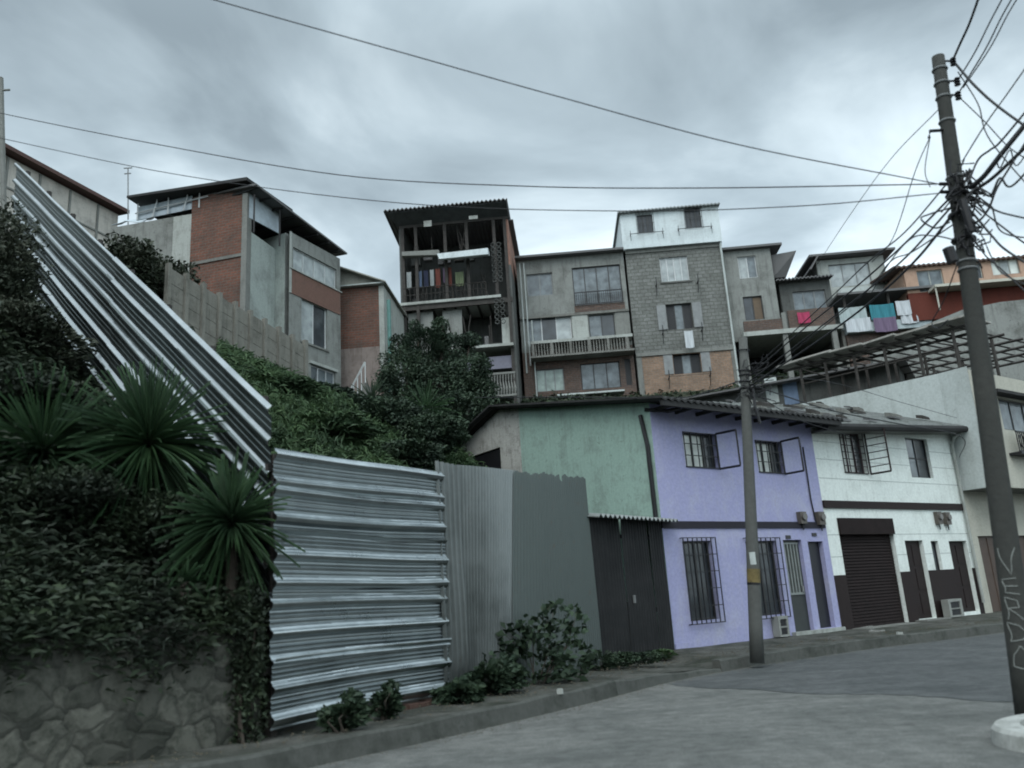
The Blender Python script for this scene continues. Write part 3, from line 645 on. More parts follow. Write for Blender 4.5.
Amat = np.zeros((n_+3, n_+3)); Amat[:n_, :n_] = Dm+np.eye(n_)*-.05; Amat[:n_, n_:n_+2] = XY; Amat[:n_, n_+2] = 1; Amat[n_:, :n_] = Amat[:n_, n_:].T
Wt = np.linalg.solve(Amat, np.concatenate([CA[:, 2], [0, 0, 0]]))
def hraw(X, Y):
    Q = np.stack([X, Y], -1); d = np.linalg.norm(Q[..., None, :]-XY, axis=-1); return d @ Wt[:n_] + X*Wt[n_]+Y*Wt[n_+1]+Wt[n_+2]
BL = [np.array(x, float) for x in ((-12, -2.2), (-6.0, 5.45), (-3.75, 7.95), (-2.72, 8.98), (-1.22, 11.5), (1.15, 15.95), (2.6, 17.9), (2.9, 18.1))]
bk2 = np.array([-.579, .815]); A2 = S.A[:2]; D2 = S.d[:2]
BL += [A2+bk2*9.3, A2+D2*40+bk2*9.3]
def bdist(X, Y):                          # signed distance behind the boundary line (positive = hill side)
    best = np.full(X.shape, 1e9); sgn = np.ones(X.shape)
    for a_, b_ in zip(BL[:-1], BL[1:]):
        d = b_-a_; l2 = d@d; t = np.clip(((X-a_[0])*d[0]+(Y-a_[1])*d[1])/l2, 0, 1); qx = a_[0]+t*d[0]; qy = a_[1]+t*d[1]; dd = np.hypot(X-qx, Y-qy)
        s = np.where(d[0]*(Y-a_[1])-d[1]*(X-a_[0]) > 0, 1, -1); up = dd < best-1e-6; best = np.where(up, dd, best); sgn = np.where(up, s, sgn)
    return best*sgn
def hill(X, Y):
    X = np.asarray(X, float); Y = np.asarray(Y, float); d = bdist(X, Y)
    qu = (X-S.A[0])*S.d[0]+(Y-S.A[1])*S.d[1]; qy = (X-S.A[0])*S.b[0]+(Y-S.A[1])*S.b[1]; d = np.where((qu > -.35) & (qy < 9.25), -5., d)
    k = np.clip((d-.1)/.35, 0, 1)
    return -.6+(hraw(X, Y)+.6)*k
def hz(x, y): return float(hill(np.array([x]), np.array([y]))[0])
gx = np.concatenate([np.arange(-34, -12, 1.), np.arange(-12, 4, .22), np.arange(4, 66, 1.)]); gy = np.concatenate([np.arange(-4, 24, .25), np.arange(24, 90, 1.)])
XX, YY = np.meshgrid(gx, gy); ZZ = hill(XX, YY); ZZ = ZZ+np.where(ZZ > .8, rng.normal(0, .04, ZZ.shape), 0)
nx_, ny_ = len(gx), len(gy)
me = bpy.data.meshes.new('hillside'); me.from_pydata(np.stack([XX.ravel(), YY.ravel(), ZZ.ravel()], 1).tolist(), [], [(j*nx_+i, j*nx_+i+1, (j+1)*nx_+i+1, (j+1)*nx_+i) for j in range(ny_-1) for i in range(nx_-1)])
me.materials.append(EARTH); me.shade_smooth(); o = bpy.data.objects.new('hillside', me); COL.objects.link(o); o['kind'] = 'structure'
# unseen dark ridge added behind the camera to darken the metal reflections
ax_ = np.linspace(-70, 110, 90); ay_ = np.linspace(-75, -9, 40); AX, AY = np.meshgrid(ax_, ay_)
AZ = 15*np.clip((-AY-9-.28*AX*(AX > 0))/30, 0, 1)**.8*(1+.25*np.sin(AX*.13)+.15*np.sin(AX*.41+AY*.2))-.5+rng.normal(0, .3, AX.shape)
me = bpy.data.meshes.new('added_dark_ridge'); me.from_pydata(np.stack([AX.ravel(), AY.ravel(), AZ.ravel()], 1).tolist(), [], [(j*90+i, j*90+i+1, (j+1)*90+i+1, (j+1)*90+i) for j in range(39) for i in range(89)])
me.materials.append(simple('dark_ridge', (.05, .06, .045), .95, .6, .6)); o = bpy.data.objects.new('added_dark_ridge', me); COL.objects.link(o); o['kind'] = 'structure'
# ================================================================== sheet metal fences
def hat(v): v = np.array(v, float); return v/np.linalg.norm(v)
def sheet_thing(name, label, cat, pts): return empty(name, tuple(pts), label, cat)
# 1: bright sheets with ribs running level
F1 = Frame(268, 729, 8.79, 30.3)
T = F1.empty('metal_fence', 'bright galvanised fence section with level ribs beside the stone wall', 'fence')
# overlapping sheets stacked upward, each a bit out of line
zz = [0.0, .62, 1.25, 1.9, 2.42, 2.79]; tl = [.02, -.03, .02, -.02, .015]
for i in range(5):
    z0_, z1_ = zz[i]-.02, zz[i+1]+.05; mb = MB(); yb = -.03+.012*(i % 2)-(0.035 if i % 2 else 0)
    ph_ = [.0, .05, .13, .02, .2][i]; vs = []
    nzs = 90; nxs = 14
    for a in range(nzs+1):
        z = z0_+(z1_-z0_)*a/nzs
        for b in range(nxs+1):
            x = 3.06*b/nxs; w = .012*math.sin(x*2.1+i*1.7)+.006*math.sin(x*4.3+z*3)
            vs.append((x-.02*(i % 2), yb-trap(z+ph_, .29, .055, .02, .06)+.004*math.sin((z+ph_)*2*math.pi/.0483)+w-tl[i]*(a/nzs), z+.02*math.sin(x*1.1+i)*.8+(.02*x/3 if i > 2 else 0)))
    mb.add(vs, [(a*(nxs+1)+b, a*(nxs+1)+b+1, (a+1)*(nxs+1)+b+1, (a+1)*(nxs+1)+b) for a in range(nzs) for b in range(nxs)])
    so_ = mb.build('metal_sheet', GALV, T); so_.data.materials.append(GALV_HI)
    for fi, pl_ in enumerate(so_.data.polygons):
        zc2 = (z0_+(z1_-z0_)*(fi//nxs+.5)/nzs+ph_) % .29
        pl_.material_index = 1 if .07 < zc2 < .135-.02*math.sin(fi*.37+i) else 0  # upper rib slopes take the painted highlight
q = MB()
for x in (.16, 1.5, 3.0): q.box(x-.04, x+.04, .09, .17, -.25, 2.8)
for z in (.5, 1.6, 2.6): q.box(-.01, 3.05, .05, .088, z, z+.07)
q.build('post', WOOD, T)
q = MB()
for i in range(9): q.box(1.9+i*.21, 2.09+i*.21, -.1-.02*(i % 3), .06, -.14, -.05+.01*(i % 2))
o = q.build('brick_edging', simple('broken_red_brick', (.09, .05, .038), .9, .5, 6), T)
# 2: two leaning upright panels
F2 = Frame(441, 693, 11.31, 28.2)
T = F2.empty('metal_fence', 'grey upright ribbed sheet panel between the bright fence and dull sheet', 'fence')
mb = MB(); corrug(mb, (.02, -.03, -.08), hat((1, 0, 0)), hat((0, .0, 1)), (0, -1, 0), .62, 3.1, lambda x: trap(x, .125, .038, .02, .022), 80, 6, .012); mb.build('metal_sheet', metal('zinc_sheet', (.19, .205, .20), ramt=.5, rough=.35, met=.9), T)
mb = MB(); vs = []; 
def leanpanel(mb, xb0, xb1, xt0, xt1, zt0, zt1, prof, n, yb, yt, rag=0.0, z0=-.1):
    vs = []; nv = 10
    for j in range(nv+1):
        t = j/nv
        for i in range(n+1):
            s = i/n; x = (xb0+(xb1-xb0)*s)*(1-t)+(xt0+(xt1-xt0)*s)*t; zt = zt0+(zt1-zt0)*s
            if j == nv and rag: zt += rag*(math.sin(s*23)*.4+math.sin(s*61)*.5)-(.1 if .55 < s < .6 else 0)
            y = yb*(1-t)+yt*t; vs.append((x, y-prof(s*(xt1-xt0))+.02*math.sin(s*5+t*3), z0+(zt-z0)*t))
    mb.add(vs, [(j*(n+1)+i, j*(n+1)+i+1, (j+1)*(n+1)+i+1, (j+1)*(n+1)+i) for j in range(nv) for i in range(n)])
xr = F2.uz(512, 470)[0]; xrb = F2.uz(505, 650)[0]
leanpanel(mb, .6, xrb+.12, .6, xr+.08, 3.03, 3.14, lambda x: .02*math.sin(2*math.pi*x/.09), 200, .0, -.03); mb.build('metal_sheet', metal('zinc_sheet', (.19, .205, .20), ramt=.5, rough=.35, met=.9), T)
q = MB()
for x in (.05, 1.2, 2.2): q.box(x, x+.08, .1, .18, -.3, 2.8)
q.build('post', WOOD, T)
T = F2.empty('metal_fence', 'dull dark zinc panel with ragged top beside the dark gate', 'fence', u=2.0)
mb = MB(); leanpanel(mb, xrb+.02-2, 5.08-2, xr-.02-2, 5.2-2, 3.1, 3.3, lambda x: .016*math.sin(2*math.pi*x/.09)+.03*math.sin(x*1.3), 420, -.1, -.04, .035); mb.build('metal_sheet', GALVD, T)
q = MB()
for x in (.5, 1.7, 2.95): q.box(x, x+.08, .1, .18, -.3, 2.85)
q.build('post', WOOD, T)
# 3: long fence climbing the hill
n0 = P(272, 405, 8.95); f0 = P(20, 165, 14.6); dv = hat(f0-n0); LEN = np.linalg.norm(f0-n0)
hn = hat(np.cross(dv, (0, 0, 1)));  hn = hn if hn[1] < 0 else -hn
T = empty('metal_fence', tuple(P(272, 405, 8.95)-np.array([0, 0, 2.3])), 'long ribbed sheet metal fence climbing the bank above the bushes', 'fence'); off = tuple(T.location)
def fence2(s0, s1, v0, v1, dn, seed):
    mb = MB(off=off); vs = []; na = 30; nb = int((v1-v0)/.012)
    for j in range(nb+1):
        v = v0+(v1-v0)*j/nb
        for i in range(na+1):
            s = s0+(s1-s0)*i/na; w = .005*math.sin(s*1.7+seed)+.003*math.sin(s*3.1+v*2)
            vs.append(n0+dv*s-np.array([0, 0, 1])*(v+.004*math.sin(s+seed))+hn*((trap(v+seed*.03, .36, .055, .03, .05) if (v+seed*.03) % .36 < .13 else (.006 if .19 < (v+seed*.03) % .36 < .21 or .27 < (v+seed*.03) % .36 < .29 else 0))+w+dn))
    mb.add(vs, [(j*(na+1)+i, j*(na+1)+i+1, (j+1)*(na+1)+i+1, (j+1)*(na+1)+i) for j in range(nb) for i in range(na)]); so_ = mb.build('metal_sheet', GALV2, T); so_.data.materials.append(GALV2_HI)
    for fi, pl_ in enumerate(so_.data.polygons): pl_.material_index = 1 if ((v0+(v1-v0)*(fi//na+.5)/nb+seed*.03) % .36) < .038+.012*math.sin(fi*.013) else 0  # highlight colour on the sky-facing slope of each rib
half = LEN*.47
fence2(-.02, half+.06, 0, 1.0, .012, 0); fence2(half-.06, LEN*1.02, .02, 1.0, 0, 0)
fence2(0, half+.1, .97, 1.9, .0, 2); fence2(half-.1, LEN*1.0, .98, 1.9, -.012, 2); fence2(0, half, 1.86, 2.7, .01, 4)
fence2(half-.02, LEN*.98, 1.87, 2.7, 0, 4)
q = MB(off=off)
for i in range(8):
    a = n0+dv*(LEN*(i+.25)/7.4)-hn*.1; q.tube([a-np.array([0, 0, 2.9]), a-np.array([0, 0, .05])], .045, 6)
q.build('post', WOOD, T)
# dark sheet gate beside the lilac house
a_ = np.array([*F2.world(5.15, .02, 0)[:2]]); b_ = S.A[:2]; dd = b_-a_; ln = np.linalg.norm(dd); ang = math.degrees(math.atan2(dd[0], dd[1]))
FG = Frame(597, 659, 15.75, ang, z0=.22); FG.A = np.array([a_[0], a_[1], .22])
T = FG.empty('sheet_gate', 'dark rusty sheet metal gate with ragged tin canopy by the lilac house', 'gate')
hg = 2.66
for i in range(5):
    mb = MB(); x0 = .02+i*(ln-.1)/5; corrug(mb, (x0, -.02+.02*(i % 2), -.02), (1, 0, 0), hat((.012*(i % 3-1), 0, 1)), (0, -1, 0), (ln-.1)/5+.03, hg, sine(.1, .012), 60, 3, .01); mb.build('metal_sheet', DGATE, T)
q = MB()
for x in (.05, ln*.5, ln-.15): q.box(x, x+.09, .05, .14, -.2, hg)
q.box(0, ln, .05, .09, hg*.3, hg*.3+.08); q.box(0, ln, .05, .09, hg*.85, hg*.85+.08); q.build('frame', BLACK, T)
mb = MB(); roof_sheet(mb, -.05, ln+.2, [(-.3, hg-.02), (1.6, hg+.28)], .02, .03, .16); mb.build('canopy', metal('rusty_tin', (.30, .32, .31), ramt=.7, rough=.55, met=.6), T)
MB().box(ln*.5-.1, ln*.5-.06, -.08, -.04, 1.0, 1.15).build('handle', FRAMEG, T)
# stone retaining wall, rounded boulders set in mortar
SWP = [np.array(x) for x in ((-9.5, .9), (-6.05, 5.3), (-3.8, 7.75), (-2.72, 8.86))]
def swall(p): pass
mb = MB(); vs = []; pp = resamp(SWP, .09); nh = 16
for i, p_ in enumerate(pp):
    nb = norm_back(i, pp); 
    for j in range(nh+1):
        z = .1+1.22*j/nh+(.05*math.sin(i*.31) if j == nh else 0); vs.append((p_[0]+nb[0]*(.05*j/nh), p_[1]+nb[1]*(.05*j/nh), z))
    vs.append((p_[0]+nb[0]*.5, p_[1]+nb[1]*.5, 1.34))
k_ = nh+2; mb.add(vs, [(i*k_+j, (i+1)*k_+j, (i+1)*k_+j+1, i*k_+j+1) for i in range(len(pp)-1) for j in range(k_-1)])
def stonemat():
    m, nt, b = newmat('mossy_rubble_stone'); tc = N(nt, 'ShaderNodeTexCoord'); nz = N(nt, 'ShaderNodeTexNoise', Scale=2.5, Detail=4.0); L(nt, tc.outputs['Object'], nz.inputs['Vector'])
    sc_ = N(nt, 'ShaderNodeVectorMath', operation='SCALE'); sc_.inputs['Scale'].default_value = .35; L(nt, nz.outputs['Color'], sc_.inputs[0]); av = N(nt, 'ShaderNodeVectorMath', operation='ADD'); L(nt, tc.outputs['Object'], av.inputs[0]); L(nt, sc_.outputs[0], av.inputs[1])
    vo = N(nt, 'ShaderNodeTexVoronoi', Scale=4.2); vo.feature = 'DISTANCE_TO_EDGE'; L(nt, av.outputs[0], vo.inputs['Vector']); v2 = N(nt, 'ShaderNodeTexVoronoi', Scale=4.2); L(nt, av.outputs[0], v2.inputs['Vector'])
    n2 = N(nt, 'ShaderNodeTexNoise', Scale=7.0, Detail=8.0, Roughness=.75); L(nt, tc.outputs['Object'], n2.inputs['Vector'])
    sp_ = N(nt, 'ShaderNodeSeparateColor'); L(nt, v2.outputs['Color'], sp_.inputs[0])
    r = ramp(nt, sp_.outputs[0], [(0, (.03, .032, .026)), (1, (.12, .12, .10))]); e = ramp(nt, vo.outputs['Distance'], [(0, .6), (.10, 1.)]); c = mixc(nt, 1., r.outputs[0], e.outputs[0], 'MULTIPLY')
    r2 = ramp(nt, n2.outputs[0], [(.45, 0.), (.65, .8)]); c = mixc(nt, r2.outputs[0], c, (.018, .022, .015)); L(nt, c, b.inputs['Base Color']); b.inputs['Roughness'].default_value = .95
    h = ramp(nt, vo.outputs['Distance'], [(0, 0.), (.18, 1.)]); bp = N(nt, 'ShaderNodeBump', Strength=.5, Distance=.03); L(nt, h.outputs[0], bp.inputs['Height']); L(nt, bp.outputs[0], b.inputs['Normal']); return m
tag(mb.build('stone_wall', stonemat(), None), 'mossy rubble stone retaining wall under the dark bushes', 'wall')
# ================================================================== hill houses
def block(F, name, label, cat, u0, u1, z0, z1, depth, mat, wins=(), floors=(), group=None, bands=(), y=0.0, T=None):
    """wins: (pixel rect or local rect, style); bands: (z0,z1,mat) splits the front"""
    T = T or F.empty(name, label, cat, group, u=0)
    hs = [(F.rect(r, y) if len(r) == 4 and max(r) > 60 else r, st) for r, st in wins]
    hs = [((max(h[0], u0+.06), min(h[1], u1-.06), h[2], h[3]), st) for h, st in hs]
    zt = min(z1) if isinstance(z1, tuple) else z1
    cuts = [z0]+[b[0] for b in bands if b[0] > z0]
    if bands:
        for a, b, mt in bands: wall(MB(), u0, u1, a, b if b < zt else z1, [h for h, _ in hs if h[2] < b and h[3] > a], y=y).build('wall', mt, T)
    else: wall(MB(), u0, u1, z0, z1, [h for h, _ in hs], y=y).build('wall', mat, T)
    shell(MB(), u0, u1, z0, z1, depth, y=y+.22, floors=floors).build('side_wall', mat, T)
    for h, st in hs:
        if st is not None: add_window(T, F, h, st, y0=y)
    return T, [h for h, _ in hs]
W_ = dict
wd = W_(mull=(3, 1), panes=[GL, GLG, GL], frame=FRAMEG); wcur = W_(mull=(2, 1), panes=[GLC], frame=FRAMEW); wgl = W_(mull=(2, 1), panes=[GLG], frame=FRAMEG)
# tall grey block
TF = Frame(640, 394.7, 42, 93)
zb = 7.95; zt = 10.35
white_z = TF.uz(640, 250)[1]
winsT = [((659, 258, 690, 280), W_(mull=(4, 1), panes=[GLC], frame=FRAMEW, sill=CONC)), ((665.5, 304.5, 694, 328), W_(mull=(3, 1), panes=[BLACK, GLG, BLACK], frame=FRAMED, rec=.16)), ((672, 351.5, 702, 372.5), W_(mull=(3, 1), panes=[BLACK, GLG, BLACK], frame=FRAMED, rec=.16))]
TB, hT = block(TF, 'apartment_block', 'tallest narrow grey block house with a white top storey and brick base bay', 'building', 0, 5.2, -1.5, white_z, 8, BLOCK, winsT, (.1, 2.7, 5.3))
bay = TF.rect((646, 357, 735, 393), -.03)
q = MB(); wall(q, .28, 4.92, -1.4, bay[3], [hT[2]], t=.018, y=-.02); q.build('brick_bay', BRICKO, TB)
for b_ in ((0, 5.2, -.1, -.003, bay[3]+.03, bay[3]+.22), (0, 5.2, -.07, -.003, white_z-.2, white_z-.02), (.0, .26, -.05, -.0205, -1.4, bay[3]), (4.94, 5.2, -.05, -.0205, -1.4, bay[3])): MB().box(*b_).build('beam' if b_[1]-b_[0] > 1 else 'column', CONC, TB)
q = MB()
for h, xs in ((hT[1], (-.62, None)), (hT[2], (-.62, .06))):
    w_ = .5
    MB().box(h[0]-w_, h[0]-.03, -.06, -.03, h[2]+.03, h[3]-.03).build('shutter', FRAMEG, TB)
    MB().box(h[1]+.03, h[1]+w_, -.06, -.03, h[2]+.03, h[3]-.03).build('shutter', FRAMEG, TB)
for h in hT:
    q = MB()
    for x in (h[0]-.35, h[1]+.35):
        q.box(x-.02, x+.02, -.45, -.003, h[2]-.25, h[2]-.2); q.bar((x, -.45, h[2]-.3), (x, -.45, h[2]+.15), .03, .03); q.bar((x, -.4, h[2]-.23), (x, -.05, h[2]-.75), .025, .025)
    q.bar((h[0]-.4, -.45, h[2]-.2), (h[1]+.4, -.45, h[2]-.2), .015, .015)
    q.build('clothes_bracket', BLACK, TB)
MB().tube([TFp for TFp in [(5.12, -.12, white_z+.2), (5.12, -.12, -1.0)]], .055, 8).build('drain_pipe', OFFW, TB)
# white top storey, projecting on the left
wh1 = TF.rect((636, 217.5, 653.5, 234)); wh2 = TF.rect((683, 210.5, 701.5, 229))
zr = TF.uz(668, 212)[1]
WP = plaster('white_cladding', (.60, .66, .67), (.3, .32, .32), .4, .8, streak=.5)
q = wall(MB(), -.12, 5.22, white_z+.002, zr, [wh1, wh2], t=.15, y=-.28); q.build('upper_wall', WP, TB)
q = shell(MB(), -.12, 5.22, white_z+.002, zr, 8, t=.15, y=-.13); q.box(.04, 5.06, -.12, 7.8, white_z+.002, white_z+.1); q.build('upper_side_wall', WP, TB)
for h in (wh1, wh2):
    add_window(TB, TF, h, W_(mull=(3, 1), panes=[GL], frame=FRAMED, grille=(5, 2, FRAMED)), y0=-.28)
for h in (wh1, wh2):
    q = MB(); q.box(h[0]-.5, h[1]+.5, -.5, -.47, h[2]-.12, h[2]-.09)
    for x in (h[0]-.45, h[1]+.45): q.box(x-.015, x+.015, -.5, -.283, h[2]-.14, h[2]-.1); q.bar((x, -.48, h[2]-.5), (x, -.48, h[2]+.1), .02, .02)
    q.build('clothes_bracket', BLACK, TB)
q = roof_sheet(MB(), -.25, 5.3, [(-.55, zr+.03), (8.2, zr+.35)], .07, .02, .2); q.build('roof', simple('grey_roof_edge', (.22, .24, .24), .6), TB)
hang(TF, (684, 331, 694.5, 347), -.5, CLW, 'laundry_cloth', 'small white cloth hung below the middle window of the tallest block', 'laundry', None, .015)
# middle building left of it
zM = TF.uz(560, 257.5)[1]
def lr(*r): return r
mw = [((526, 274.5, 553.5, 294.5), W_(mull=(2, 1), panes=[GLG], frame=FRAMEG)), ((571.5, 268, 623.5, 302), W_(mull=(4, 1), panes=[GLG], frame=FRAMED)),
      ((526, 318, 572.5, 340), W_(mull=(3, 1), panes=[GLG, GL, GLC], frame=FRAMEW)), ((588, 315, 616, 336.5), W_(mull=(2, 1), panes=[GLG, GL], frame=FRAMED)),
      ((535.5, 370, 565, 390), W_(mull=(3, 1), panes=[GLGR], frame=FRAMEG)), ((580, 364, 621.5, 387), W_(mull=(3, 1), panes=[GLG], frame=FRAMED)), ((624, 359, 632.5, 385), W_(mull=(1, 1), panes=[BLACK], frame=FRAMED))]
MF = Frame(640, 394.7, 42.02, 93)
u0M = -5.98; u1M = -.13
zsl = MF.uz(580, 346)[1]; zs2 = MF.uz(600, 312)[1]
TM, hM = block(MF, 'row_building', 'three storey rendered building with two balconies between open old house and tall block', 'building', u0M, u1M, -1.5, zM, 8, GREY, mw, (), bands=[(-1.5, zsl-.15, BRICKD), (zsl-.15, zM, GREY)])
q = MB(); h = hM[1]; q.box(h[0]-.02, h[1]+.05, -.05, -.003, h[2]-.45, h[2]-.02); q.build('brick_infill', BRICKD, TM)
q = MB(); railing(q, h[0], h[1], -.12, h[2], h[2]+.72, .11); q.build('railing', BLACK, TM)
MB().box(hM[2][1]+.05, hM[3][0]-.05, -.06, -.003, hM[2][2]+.05, hM[2][3]).build('infill_panel', PALE, TM); MB().box(hM[3][1]+.05, u1M-.02, -.05, -.003, hM[3][2], hM[3][3]).build('infill_panel', CONC, TM)
q = MB(); q.box(u0M+.5, u1M-.02, -.85, -.003, zsl+.05, zsl+.2); q.build('balcony_slab', PALE, TM)
q = MB(); q.box(u0M+.45, u1M, -.9, -.003, zsl-.72, zsl-.62)
n = 34
for i in range(n): u = u0M+.6+(u1M-u0M-.7)*i/n; q.tube([(u, -.8, zsl-.6), (u, -.8, zsl+.045)], [.045, .02, ][:2], 6)
for i in range(6): q.box(u0M+.55+i*.98, u0M+.68+i*.98, -.87, -.74, zsl-.6, zsl+.045)
q.build('balustrade', CONCD, TM)
q = MB(); q.box(u0M, u1M, -.12, -.003, zs2-.1, zs2+.03); q.build('ledge', CONCD, TM)
q = MB(); q.box(u0M-.05, u1M+.02, -.45, 8.1, zM+.002, zM+.12); q.build('roof', ROOFM, TM)
q = MB()
for i, (du, za, zb_) in enumerate(((.18, 1.6, zM-.2), (.4, 2.0, zM-.2), (.62, -.3, 4.5))): q.tube([(u0M+du, -.12, za if i < 2 else -.5), (u0M+du+.0, -.12, zb_)], .04, 6)
q.build('drain_pipe', OFFW, TM)
q = MB(); q.box(-4.3, -.9, -1.6, -.9, -.12, -.04); q.build('tin_awning', OFFW, TM)
# old open-fronted house with clothes galleries
OF = Frame(500, 350, 40, 94); 
def oz(px, py): return OF.uz(px, py)[1]
u0O, u1O = -5.0, .82; zO = oz(450, 218)
zg = oz(450, 254); zf = oz(445, 300); zc = oz(470, 348); zlow = -3.2
OB = OF.empty('old_house', 'dark decaying open fronted house with laundry galleries under a corrugated roof', 'building')
q = MB(); D = 7.0
q.box(u0O, u0O+.18, .0, D, zlow, zO); q.box(u0O+.2, u1O-.2, D-.2, D, zlow, zO-.1); q.box(u0O+.2, u1O-.2, 2.6, 2.75, zlow, zf-.3); q.box(u0O+.2, u1O-.2, 3.2, 3.35, zf, zO-.1); q.build('wall', GREYD, OB)
q = MB(); q.box(u1O-.18, u1O, .0, D, zlow, zg-.9); q.build('side_wall', GREYD, OB)
MB().box(u1O-.17, u1O-.01, .05, D, zg-.898, zO-.25).build('side_boards', plaster('pinkish_boards', (.30, .17, .13), (.12, .08, .07), .7, 1.2, streak=.8), OB)
q = MB(); q.box(u0O-.05, u1O-.6, -.12, D, zf-.14, zf); q.box(u0O+.2, u1O-.1, -.35, D, zc-.14, zc); q.build('floor_slab', PALE, OB)
q = MB(); q.box(u0O, u1O, -.03, .1, zf-.42, zf-.16); q.box(u0O, u1O, -.03, .1, zO-.35, zO-.15)
for u in (u0O+.19, u0O+.9, -2.55, -1.4, .05, u1O-.19): q.box(u-.08, u+.08, -.06, .1, zlow if u < -4 or u > .5 else zf+.003, zO-.36)
for i in range(9): u = u0O+.3+i*.6; q.box(u, u+.08, .12, 3, zf-.3, zf-.15)
q.build('post', WOOD, OB)
# lower galleries
for b_ in ((u0O+.3, -3.4, .3, .42, zc, zf-.45), (-2.9, -1.9, .35, .47, zc, zf-.45), (.15, .75, .1, .2, zc+.0, zc+1.5)): MB().box(*b_).build('partition', GREY if b_[0] < 0 else PALE, OB)
q = MB(); q.box(-2.6, .6, .05, .15, zc-1.2, zc-.55); q.build('parapet', simple('mauve_board', (.16, .16, .2)), OB)
q = MB()
zz0 = oz(502, 395)
q.box(-.7, .7, -.1, -.0, zz0-.1, zz0+.0); q.box(-.7, .7, -.1, .0, zz0+1.05, zz0+1.15)
for i in range(10): u = -.62+i*.14; q.tube([(u, -.05, zz0), (u+.02, -.07, zz0+.3), (u-.02, -.03, zz0+.7), (u, -.05, zz0+1.05)], [.035, .06, .03, .04], 6)
q.build('balustrade', CONC, OB)
random.seed(21)
for gi, (z_, ua_, ub_) in enumerate(((zf, -4.6, -.4), (zc, -2.8, .3), (zg+.02, -4.6, -.6))):
    x = ua_
    while x < ub_: w_ = random.uniform(.15, .5); h_ = random.uniform(.2, .8); y_ = random.uniform(.4, 1.4); MB().box(x, x+w_, y_, y_+.3, z_+.003, z_+h_).build('storage_box', [GREYD, ROOFM, WOOD][random.randrange(3)], OB); x += w_+random.uniform(.02, .3)
    for _ in range(7): x = random.uniform(ua_, ub_); MB().bar((x, .25, z_+.02), (x+random.uniform(-.4, .4), .3, z_+random.uniform(1.0, 1.9)), .04, .04).build('plank', WOOD, OB)
q = MB()
for x in np.arange(-4.7, -.5, .22): q.bar((x, -.05, zf+.003), (x+random.uniform(-.03, .03), -.05, zf+.8), .022, .022)
q.bar((-4.8, -.06, zf+.8), (-.5, -.06, zf+.76), .04, .04); q.bar((-4.8, -.06, zf+.4), (-.5, -.06, zf+.42), .03, .03); q.build('gallery_rail', WOOD, OB)
# lattice column of breeze blocks
q = MB(); ua = OF.uz(491, 270)[0]; ub = OF.uz(504, 270)[0]
for k, (za, zb2, off_) in enumerate(((oz(497, 283), oz(497, 245), 0), (oz(500, 325), oz(500, 298), 0))):
    n = int((zb2-za)/.26)
    for j in range(n):
        for i in range(2):
            c = np.array([ua+.18+i*.3, -.08, za+.15+j*.28]); q = MB(); q.tube([c+np.array([.11*math.cos(t), 0, .11*math.sin(t)]) for t in np.linspace(0, 2*math.pi, 11)], .024, 5); q.build('breeze_block', GREYD, OB)
MB().hexa([(OF.uz(403, 256)[0], -.3, oz(403, 258)), (OF.uz(440, 256)[0], -.3, oz(440, 257)), (OF.uz(440, 256)[0], .0, oz(440, 257)), (OF.uz(403, 256)[0], .0, oz(403, 258))],
          [(OF.uz(403, 256)[0], -.3, oz(403, 254)), (OF.uz(440, 256)[0], -.3, oz(440, 252)), (OF.uz(440, 256)[0], .0, oz(440, 252)), (OF.uz(403, 256)[0], 0, oz(403, 254))]).build('ledge', CONC, OB)
r = OF.rect((440, 251, 489, 257.5), -.5); q = MB(); q.hexa([(r[0], -.9, r[2]), (r[1], -.9, r[2]+.02), (r[1], .0, r[2]+.3), (r[0], .0, r[2]+.3)], [(r[0]-.1, -.9, r[2]+.3), (r[1], -.9, r[2]+.36), (r[1], .0, r[2]+.45), (r[0]-.1, 0, r[2]+.45)]); q.build('awning', WP, OB)
q = roof_sheet(MB(), u0O-.55, u1O+.1, [(-1.1, zO+.25), (3.2, zO-.1), (D+.3, zO-.6)], .05, .045, .22)
zo_ = OF.uz(385, 210)[1]; 
rf = q.build('roof', ROOFM, OB)
q = MB(); q.hexa([(u0O-.5, -1.0, zO+.12), (u1O+.05, -1.0, zO+.12), (u1O+.05, .1, zO-.25), (u0O+.0, .1, zO-.25)], [(u0O-.5, -.95, zO+.18), (u1O+.05, -.95, zO+.18), (u1O+.05, .15, zO-.12), (u0O, .15, zO-.12)]); q.build('roof_fascia', simple('dark_grey_board', (.05, .055, .055), .9, .5, 3), OB)  # plain dark grey board under the roof edge
for (r) in ((424, 222, 432, 227), (469, 217, 478, 219.5)): 
    a = OF.rect(r, -.5); MB().box(a[0], a[1], -.62, -.58, a[2], a[3]).build('roof_vent', PALE, OB)
for i in range(5):
    q = roof_sheet(MB(), u1O-.25, u1O+.25, [(.6+i*1.3, zO-.12-.03*i), (2.0+i*1.3, zO-.28-.05*i)], .05, .0); q.build('roof_edge', ROOFM, OB)
MB().box(u1O-.1, u1O+.5, 5.2, 6.2, zg-.2, zO-.35).build('water_tank', GREYD, OB)
